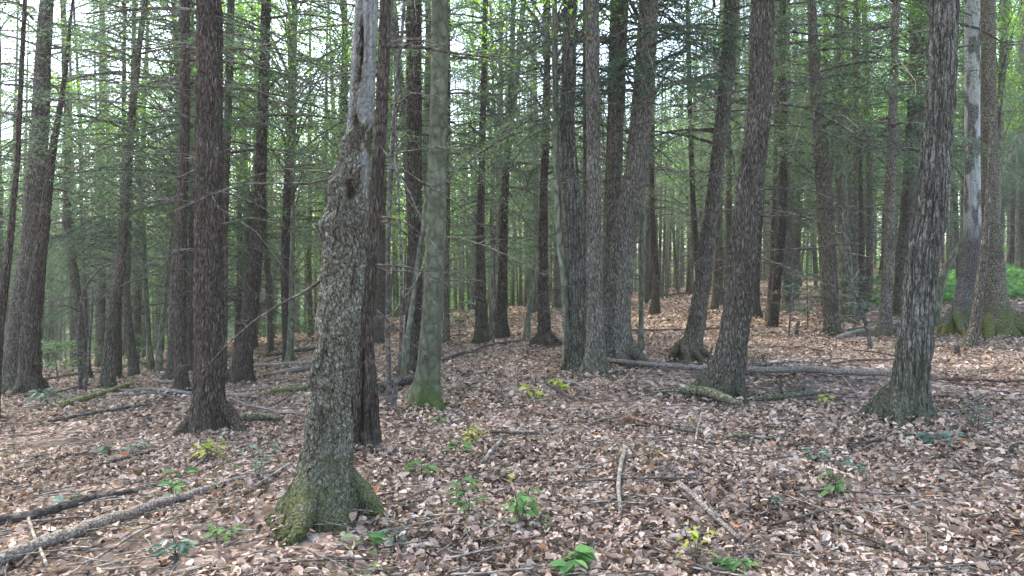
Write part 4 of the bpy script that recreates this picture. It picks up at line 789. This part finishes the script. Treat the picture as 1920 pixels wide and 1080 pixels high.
STK = [([(1172,855,9),(1163,890,10),(1159,930,9),(1163,972,9)], 'bleached crooked stick pointing at the viewer, crossed by a thin grey one', 'paletwig'),
 ([(1030,925,4),(1130,915,6),(1220,911,6),(1310,912,4)], 'thin grey stick lying over the bleached crooked one', 'dead'),
 ([(1272,922,13),(1310,955,13),(1350,995,12),(1388,1030,10)], 'thick pale brown stick slanting toward the viewer', 'log'),
 ([(1490,940,4),(1560,934,5),(1640,941,5),(1730,947,4)], 'long thin straight stick beside the tall green seedling', 'dead'),
 ([(1172,793,6),(1210,803,9),(1250,810,6)], 'dark brown stick in leaves before the bark slab', 'redlog'),
 ([(1250,812,6),(1290,820,8),(1318,826,5)], 'brown stick continuing past the dark brown one', 'darklog'),
 ([(1316,790,4),(1308,815,5),(1304,842,5)], 'small pale upright-lying stick below the bark slab', 'paletwig'),
 ([(1362,832,6),(1390,830,9),(1412,830,6)], 'greenish stubby stick on thin grey litter', 'mosslog'),
 ([(1590,845,5),(1625,843,7),(1662,838,6)], 'dark stick below the furrowed hardwood on grey litter', 'darklog'),
 ([(1790,790,4),(1820,765,5),(1850,748,4)], 'forked grey stick past the foot of the furrowed hardwood', 'dead'),
 ([(920,822,6),(960,824,8),(1012,828,5)], 'black wet stick lying among yellow green seedlings', 'darklog'),
 ([(905,880,9),(922,858,9),(940,838,7)], 'pale barkless stick pointing uphill near the black wet one', 'paletwig'),
 ([(1100,808,4),(1135,796,5),(1165,792,4)], 'bent dark twig in the middle of the leafy open ground', 'dead'),
 ([(1020,722,6),(1045,740,8),(1072,757,6)], 'dark broken stick behind the yellow green seedling', 'darklog'),
 ([(53,990,7),(66,1030,7),(88,1085,7)], 'grey stick laid across the long weathered pole', 'paletwig'),
 ([(30,1085,6),(70,1050,7),(105,1018,5)], 'second grey stick crossing the weathered pole', 'dead'),
 ([(835,1050,4),(890,1058,6),(940,1048,5)], 'thin pale stick low in front between broad seedlings', 'paletwig'),
 ([(905,1015,5),(930,1000,6),(955,978,4)], 'small light stick beside the leafy green seedling stems', 'paletwig'),
 ([(1440,1005,5),(1490,990,8),(1545,975,4)], 'dark forked twig on brown leaves toward the viewer', 'darklog'),
 ([(1580,1010,5),(1650,1038,6),(1720,1072,5)], 'dark stick sinking into leaves in the near corner', 'darklog'),
 ([(505,770,5),(535,757,5),(560,735,4)], 'slim brown stick rising over the straight stick', 'redlog'),
 ([(1570,700,4),(1590,730,5),(1612,758,4)], 'pale thin stick resting on the long thin pale log', 'paletwig'),
 ([(360,890,4),(385,868,5),(400,858,4)], 'small bright stick by the yellow leaved seedling', 'paletwig'),
 ([(480,925,5),(510,905,6),(545,882,5)], 'pale stick lying just below the peeling snag', 'paletwig'),
 ([(1240,880,4),(1262,902,5),(1275,920,4)], 'dark twig touching the thick pale brown stick', 'darklog'),
 ([(755,955,3),(790,940,4),(830,925,3)], 'thin dark twig on leaves before the mossy snag foot', 'dead'),
 ([(1060,1010,3),(1110,1000,4),(1150,985,3)], 'short dark twig near the bleached crooked stick', 'dead'),
 ([(1420,880,3),(1455,872,4),(1500,868,3)], 'faint grey twig on bare dark soil', 'dead')]
for p, l, m in STK: log('fallen_stick', p, l, m, ST, cat='stick', n=14, sides=7, stubs=1 if len(l) % 2 else 0, rough=.18)
# broken stump and small dark snags
def stump(px, py, h, wd, label, mat='darklog', lean=0):
    x, D, z = ground(px, py); r = wd * D / F / 2; hh = h * D / F; t = np.linspace(0, 1, 9); rg = np.random.default_rng(px)
    mb = MB(); P = np.stack([lean * hh * t, 0 * t, -.1 + (hh + .1) * t], -1) + rg.normal(0, .006, (9, 3)); tube(mb, P, r * (1.25 - .6 * t) * rg.uniform(.85, 1.1, 9), 9, 0, True, .4, px)
    tag(link('broken_stub', mb.mesh('broken_stub', [M[mat]]), None, (x, D, z)), label, 'stump', 'broken stubs in the ground')
stump(1184, 680, 52, 9, 'broken dark stub standing beside the scaly trunk of the clump')
stump(1490, 632, 30, 7, 'tiny dark stub sticking up from the open leaves', lean=.3)
stump(1320, 690, 40, 5, 'forked dark stub near the foot of the leaning brown hemlock', lean=.4)
stump(1466, 742, 38, 6, 'upright dark stub in front of the long thin pale log')
stump(1797, 668, 22, 12, 'charred stub beside the slim slanting trunk', lean=-.2)
stump(716, 742, 22, 12, 'dark rotten stub on the log between hemlock and beech')
stump(1400, 690, 55, 5, 'thin dark leaning stub behind the broad leaning hemlock', lean=-.4)

# ------------------------------------------------------------------ seedlings and small plants
def seedling(px, py, h, nl, leaf, mat, label, spread=.6, stems=1, name='seedling', lobed=False, cat='seedling', stemmat='dead'):
    x, D, z = ground(px, py); H = h * D / F; rg = np.random.default_rng(px * 7 + py); root = thing(name, (x, D, z), label, cat, 'green seedlings among the leaves')
    ms = MB(); ml = MB(); LS = leaf * D / F; P, Dd, N = [], [], []
    for s in range(stems):
        a = rg.uniform(0, 6.28); ln = rg.uniform(.1, .35) * (1 if stems > 1 else .5); t = np.linspace(0, 1, 6); hh = H * rg.uniform(.75, 1)
        Q = np.stack([math.cos(a) * ln * hh * t ** 1.5 + rg.normal(0, .004, 6), math.sin(a) * ln * hh * t ** 1.5, -.02 + (hh + .02) * t], -1); tube(ms, Q, .0042 * (1 - .6 * t), 4, 0, False)
        for q in range(max(2, nl // stems)):
            u = rg.uniform(.35, 1); b = np.array([np.interp(u, t, Q[:, i]) for i in range(3)]); a2 = rg.uniform(0, 6.28); l2 = spread * H * rg.uniform(.1, .55) * (1.25 - u * .6)
            e = b + np.array([math.cos(a2) * l2, math.sin(a2) * l2, l2 * rg.uniform(-.1, .45)]); tube(ms, [b, (b + e) / 2 + [0, 0, l2 * .08], e], [.0025, .002, .0015], 3, 0, False)
            for w_ in range(3 if lobed else 1):
                a3 = a2 + (w_ - 1) * .75 if lobed else a2 + rg.normal(0, .5); P.append(e); Dd.append([math.cos(a3), math.sin(a3), rg.uniform(-.45, .15)]); N.append([rg.normal(0, .3), rg.normal(0, .3) - .25, 1])
    P, Dd, N = map(np.array, (P, Dd, N)); n = len(P); L = LS * rg.uniform(.7, 1.25, n)
    D_ = Dd / np.linalg.norm(Dd, axis=1)[:, None]; Sd = np.cross(D_, N); Sd /= np.linalg.norm(Sd, axis=1)[:, None]; up = np.cross(Sd, D_); L_ = L[:, None]; W_ = L_ * .52
    V = np.stack([P, P + D_ * L_ * .5, P + D_ * L_ - up * L_ * .12, P + D_ * L_ * .28 + Sd * W_ * .42 + up * L_ * .07, P + D_ * L_ * .66 + Sd * W_ * .40 + up * L_ * .04, P + D_ * L_ * .28 - Sd * W_ * .42 + up * L_ * .07, P + D_ * L_ * .66 - Sd * W_ * .40 + up * L_ * .04], 1).reshape(-1, 3)
    b = np.arange(n)[:, None] * 7; col = rg.random(n); ml.add(V, b + np.array([0, 1, 3]), 0, col)
    for f in ([3, 1, 4], [1, 2, 4], [0, 5, 1], [5, 6, 1], [1, 6, 2]): ml.faces_more(b + np.array(f), 0, 0, col)
    link('stem', ms.mesh('stem', [M[stemmat]]), root); link('leaves', ml.mesh('leaves', [M[mat]], smooth=False), root)
SE = [(392,872,50,24,13,'yellow','yellow leaved seedling growing right before the buttressed hemlock',.9,2),(482,905,80,16,16,'bluish','dull green upright seedling between buttressed hemlock and snag',.5,2),
 (440,888,22,3,14,'fresh','single pale green leaf plant beside the dull upright seedling',.5,1),(330,948,42,12,20,'fresh','dark green broadleaf seedling touching the long weathered pole',.9,3),
 (340,905,25,7,20,'fresh','low green seedling just above the thin end of the dark wet branch',1.3,2),(100,975,14,7,30,'bluish','flat fern green sprig lying over the dark wet branch',1.9,2),(130,950,16,8,30,'bluish','second flat green sprig on the dark wet branch',1.9,2),
 (405,1018,45,9,20,'fresh','green seedling with few leaves below the weathered pole',.9,2),(437,1018,40,4,20,'fresh','bright few-leaved seedling next to a similar duller one',.8,1),(330,1068,70,20,18,'bluish','tall weedy clump at the bottom edge below the pole',.8,5),
 (637,1075,26,3,34,'fresh','broad flat leaf plant at the bottom, first of two',.8,1),(712,1080,26,3,32,'fresh','broad leafed plant at the bottom, second of two',.8,1),(685,1030,30,6,30,'fresh','spreading green leaves below the mossy snag foot',1.3,2),
 (742,1032,44,18,13,'bluish','fine leaved fern like clump beside spreading green leaves',.8,5),(790,896,36,7,24,'fresh','small seedling with one drooping bright leaf before the beech',.9,2),
 (882,978,90,18,17,'fresh','tall seedling with tiered leaves, dark low leaves at its foot',.45,2),(975,990,92,38,16,'herb','dense bushy green seedling, tallest in the open leaves',.4,4),(1010,988,24,6,22,'herb','low glossy plant at the foot of the dense bushy seedling',1.2,2),
 (862,850,22,6,22,'fresh','green leaves flat on litter near the black wet stick',1.3,2),(885,832,38,16,12,'yellow','yellowish seedling beside the black wet stick',.8,3),(825,800,18,4,18,'fresh','tiny green seedling near the beech foot',.9,1),
 (948,905,20,4,18,'yellow','small yellow green sprout above the dense bushy seedling',.9,1),(1075,1085,52,7,30,'herb','bright lobed seedling at the bottom centre',.8,1,True),(1000,752,26,14,12,'yellow','low yellow green seedling before the trunk clump',1.2,2),
 (1047,735,26,8,15,'yellow','upright yellow green seedling by the dark broken stick',.6,2),(1305,1075,95,16,18,'yellow','tall thin yellow leaved seedling at the bottom edge',.5,3),(1338,1070,35,6,30,'bluish','dark round leaved plant beside the tall yellow one',.9,1),
 (1385,1082,40,12,20,'fresh','clump of low green leaves at the bottom under the thick brown stick',1.2,3),(1432,1050,14,5,26,'fresh','flat green leaves lying near the dark forked twig',1.6,1),(1565,942,76,16,15,'fresh','tall green seedling with bare lower stem beside long thin stick',.5,3),
 (1600,888,22,7,22,'bluish','pale green flat leaves on grey litter',1.5,2),(1715,828,16,5,22,'bluish','blue green leaves, first of three sprigs below the furrowed hardwood',1.3,1),(1750,832,18,6,22,'bluish','blue green leaves, middle sprig of three below the furrowed hardwood',1.3,1),
 (1792,830,22,6,22,'bluish','blue green leaves, last sprig of three below the furrowed hardwood',1.1,1),(1832,812,62,26,9,'bluish','pale feathery seedling past the foot of the furrowed hardwood',.7,4),(1228,852,14,6,16,'yellow','little yellow green leaves in the middle of open litter',1.3,1),
 (1530,868,26,14,14,'bluish','loose blue grey sprig on the grey litter patch',1.8,3),(1458,950,24,10,12,'bluish','faint grey green sprout on dark leaves',1.0,2),(1548,762,20,6,12,'yellow','small yellowish sprig at the end of the short mossy log',1.0,1),
 (205,860,26,18,13,'bluish','grey green low sprigs, upper of two on the low slope',1.8,4),(260,852,24,18,13,'bluish','grey green low sprigs next to the dark rotting stick',1.8,4),(90,765,40,26,13,'bluish','pale fuzzy ground plants at the foot of the reddish leaning hemlock',1.6,5),
 (250,700,30,24,12,'fresh','leafy sprigs growing over the bright mossy log',1.5,5),(800,712,26,14,10,'bluish','tiny grey green sprigs in the shade of the clump',1.4,3)]
for s in SE: seedling(s[0], s[1], s[2], int(s[3] * 1.5), s[4] * 1.15, *s[5:8], stems=s[8], lobed=len(s) > 9)

# ------------------------------------------------------------------ understory saplings with layered leaves
def understory(px, py, h, wd, n, leaf, mat, label, D=None):
    if D is None: x, D, z = ground(px, py)
    else: x = (px - CX) / F * D; z = tz(x, D)
    H, Wd = h * D / F, wd * D / F; rg = np.random.default_rng(px + 17); root = thing('understory_sapling', (x, D, z), label, 'sapling', 'leafy saplings of the understory'); mb = MB(); ml = MB(); P = []
    tube(mb, [(0, 0, -.1), (rg.normal(0, .05), 0, H * .5), (rg.normal(0, .1), 0, H)], [.018, .013, .004], 5, 0, False)
    for i in range(11):
        b = np.array([0, 0, H * rg.uniform(.25, .95)]); a = rg.uniform(0, 6.28); L = Wd / 2 * rg.uniform(.5, 1.05); t = np.linspace(0, 1, 5); Q = b + np.stack([math.cos(a) * L * t, math.sin(a) * L * t, L * (.25 * t - .15 * t * t)], -1); tube(mb, Q, .006 * (1 - .7 * t), 3, 0, False)
        k = n // 11; u = rg.uniform(.25, 1.05, k); P.append(b + np.stack([math.cos(a) * L * u, math.sin(a) * L * u, L * (.25 * u - .15 * u * u)], -1) + rg.normal(0, 1, (k, 3)) * [.22 * L, .22 * L, .035])
    P = np.concatenate(P); m = len(P); diamonds(ml, P, rg.normal(0, 1, (m, 3)) * [1, 1, .2], rg.normal(0, .3, (m, 3)) + [0, -.3, 1], leaf * rg.uniform(.7, 1.3, m), leaf * .55, 0)
    link('trunk', mb.mesh('trunk', [M['dead']]), root); link('foliage', ml.mesh('foliage', [M[mat]], smooth=False), root)
for u in [(110,700,90,150,500,.10,'fresh','bright green layered sapling on the low slope behind the bright mossy log',20),(60,700,80,120,350,.10,'fresh','green sapling showing between the lower grey and reddish trunks',24),
 (150,690,70,120,400,.09,'fresh','lighter green layered sapling a little deeper beside the bright one',23),(265,690,60,100,300,.08,'fresh','small green sapling among paired thin stems',24),(505,640,50,130,420,.10,'herb','green bush line seen past the knobbly reddish hemlock',30),
 (540,620,60,110,380,.10,'fresh','leafy sapling behind the pale young stem',28),(862,632,62,60,420,.09,'bluish','bluish green leafy sapling between beech and reddish hemlock',21),(815,630,50,60,300,.09,'bluish','bluish sapling hidden behind the beech edge',22),
 (580,640,45,70,260,.09,'herb','low green sapling just before the snag in the distance',29),(1350,520,60,40,260,.10,'herb','vivid green sapling glimpsed between the two leaning hemlocks',30),(1600,560,90,70,420,.10,'herb','bright sapling behind the moss patched trunk',32),
 (1645,548,50,50,320,.10,'herb','bright green sapling before the furrowed hardwood, far back',30),(1500,560,70,90,500,.09,'palene','pale grey green conifer sapling past the grey trunks',22),(1515,600,110,100,700,.07,'palene','soft grey green hemlock sapling before the bending trunk',17),
 (1610,590,110,90,700,.07,'palene','soft hemlock sapling behind the bending trunk and its twin',17.5),(1700,560,60,60,300,.09,'herb','green sapling glowing past the dark half covered hemlock',33)]:
    understory(*u[:8], D=u[8])
# thin bare stems of young saplings
def bare(px, py, pts, wd, label, D=None):
    x, D0, z = ground(px, py); D = D or D0; G = np.array([P3(a, b, D) for a, b in pts]); base = np.array([G[0, 0], D, tz(G[0, 0], D)]); G[0, 2] = base[2] - .05
    s = np.linspace(0, 1, 22); u = np.linspace(0, 1, len(pts)); Q = np.stack([np.interp(s, u, G[:, i]) for i in range(3)], -1) - base; k = np.ones(5) / 5
    for i in (0, 1): Q[:, i] = np.convolve(np.pad(Q[:, i], 2, 'edge'), k, 'valid')
    rg = np.random.default_rng(px); root = thing('sapling_tree', base, label, 'sapling', 'bare young stems'); mb = MB(); r = wd * D / F / 2 * (1 - .6 * s); tube(mb, Q, r, 7, 0)
    link('trunk', mb.mesh('trunk', [M['dead']]), root); mb = MB()
    for i in range(9): k = rg.integers(5, 21); mb = MB(); twig_branch(mb, Q[k], rg.uniform(0, 6.28), rg.uniform(.2, .8), r[k] * .6, rg, rg.uniform(.1, .6), .3, 3); link('branch', mb.mesh('branch', [M['dead']]), root)
bare(1633, 655, [(1633,660),(1628,620),(1615,580),(1595,530),(1585,480),(1580,400)], 9, 'thin bare curved sapling before the bluish grey scaly trunk')
bare(152, 735, [(152,738),(150,690),(148,640),(147,590),(155,540),(190,500),(230,490)], 8, 'thin dark bent stem, first of two crooked ones on the low slope')
bare(160, 735, [(158,738),(164,690),(168,640),(172,590),(174,540)], 7, 'thin dark straight stem beside the crooked bent one')
bare(1052, 700, [(1056,700),(1060,650),(1062,600),(1066,560)], 4, 'very thin light sapling against the trunk clump')
bare(905, 560, [(925,600),(930,560),(925,480),(932,400)], 4, 'thin wisp of a sapling between the two reddish hemlocks', D=17)
bare(1118, 690, [(1125,706),(1128,660),(1140,620),(1150,600)], 6, 'bent twig like sapling at the front of the clump')
bare(1183, 560, [(1478,640),(1484,560),(1500,480),(1530,420)], 4, 'thin leaning sapling past the broad leaning hemlock', D=15)

# green herb patch beyond the big trunks, one mass
def herbs():
    rng = np.random.default_rng(77); mb = MB(); n = 40000; px = rng.uniform(1640, 2250, n); D = rng.uniform(22, 38, n); x = (px - CX) / F * D
    ok = (fbm(x * .25, D * .25, 0, 6) > .34) & (px > 1700 + 60 * np.sin(D)); x, D = x[ok], D[ok]; n = len(x); z = terrain(x, D) + rng.uniform(.03, .26, n)
    diamonds(mb, np.stack([x, D, z], -1), rng.normal(0, 1, (n, 3)) * [1, 1, .35], rng.normal(0, .4, (n, 3)) + [0, -.3, 1], rng.uniform(.12, .24, n), rng.uniform(.07, .12, n), 0)
    tag(link('undergrowth', mb.mesh('undergrowth', [M['herb']], smooth=False)), 'bright green herb carpet growing beyond the whitish and moss footed trunks', 'undergrowth', kind='stuff')
herbs()
print('objects', len(bpy.data.objects))

# ------------------------------------------------------------------ the misty air under the trees
HAZE = 0.0011
if HAZE:
    mb = MB(); x0, x1, y0, y1, z0, z1 = -210, 210, -205, 225, -30, 60
    V = [(x, y, z) for x in (x0, x1) for y in (y0, y1) for z in (z0, z1)]
    mb.add(V, [(0, 1, 3, 2), (4, 6, 7, 5), (0, 4, 5, 1), (2, 3, 7, 6), (0, 2, 6, 4), (1, 5, 7, 3)])
    hm = bpy.data.materials.new('haze'); hm.use_nodes = True; t = hm.node_tree; t.nodes.remove(t.nodes['Principled BSDF'])
    pv = t.nodes.new('ShaderNodeVolumePrincipled'); pv.inputs['Density'].default_value = HAZE; pv.inputs['Color'].default_value = (.93, .95, .88, 1); pv.inputs['Anisotropy'].default_value = .2
    t.links.new(pv.outputs[0], t.nodes['Material Output'].inputs['Volume'])
    tag(link('haze', mb.mesh('haze', [hm], smooth=False)), 'thin pale mist hanging between the trees', 'haze', kind='stuff')
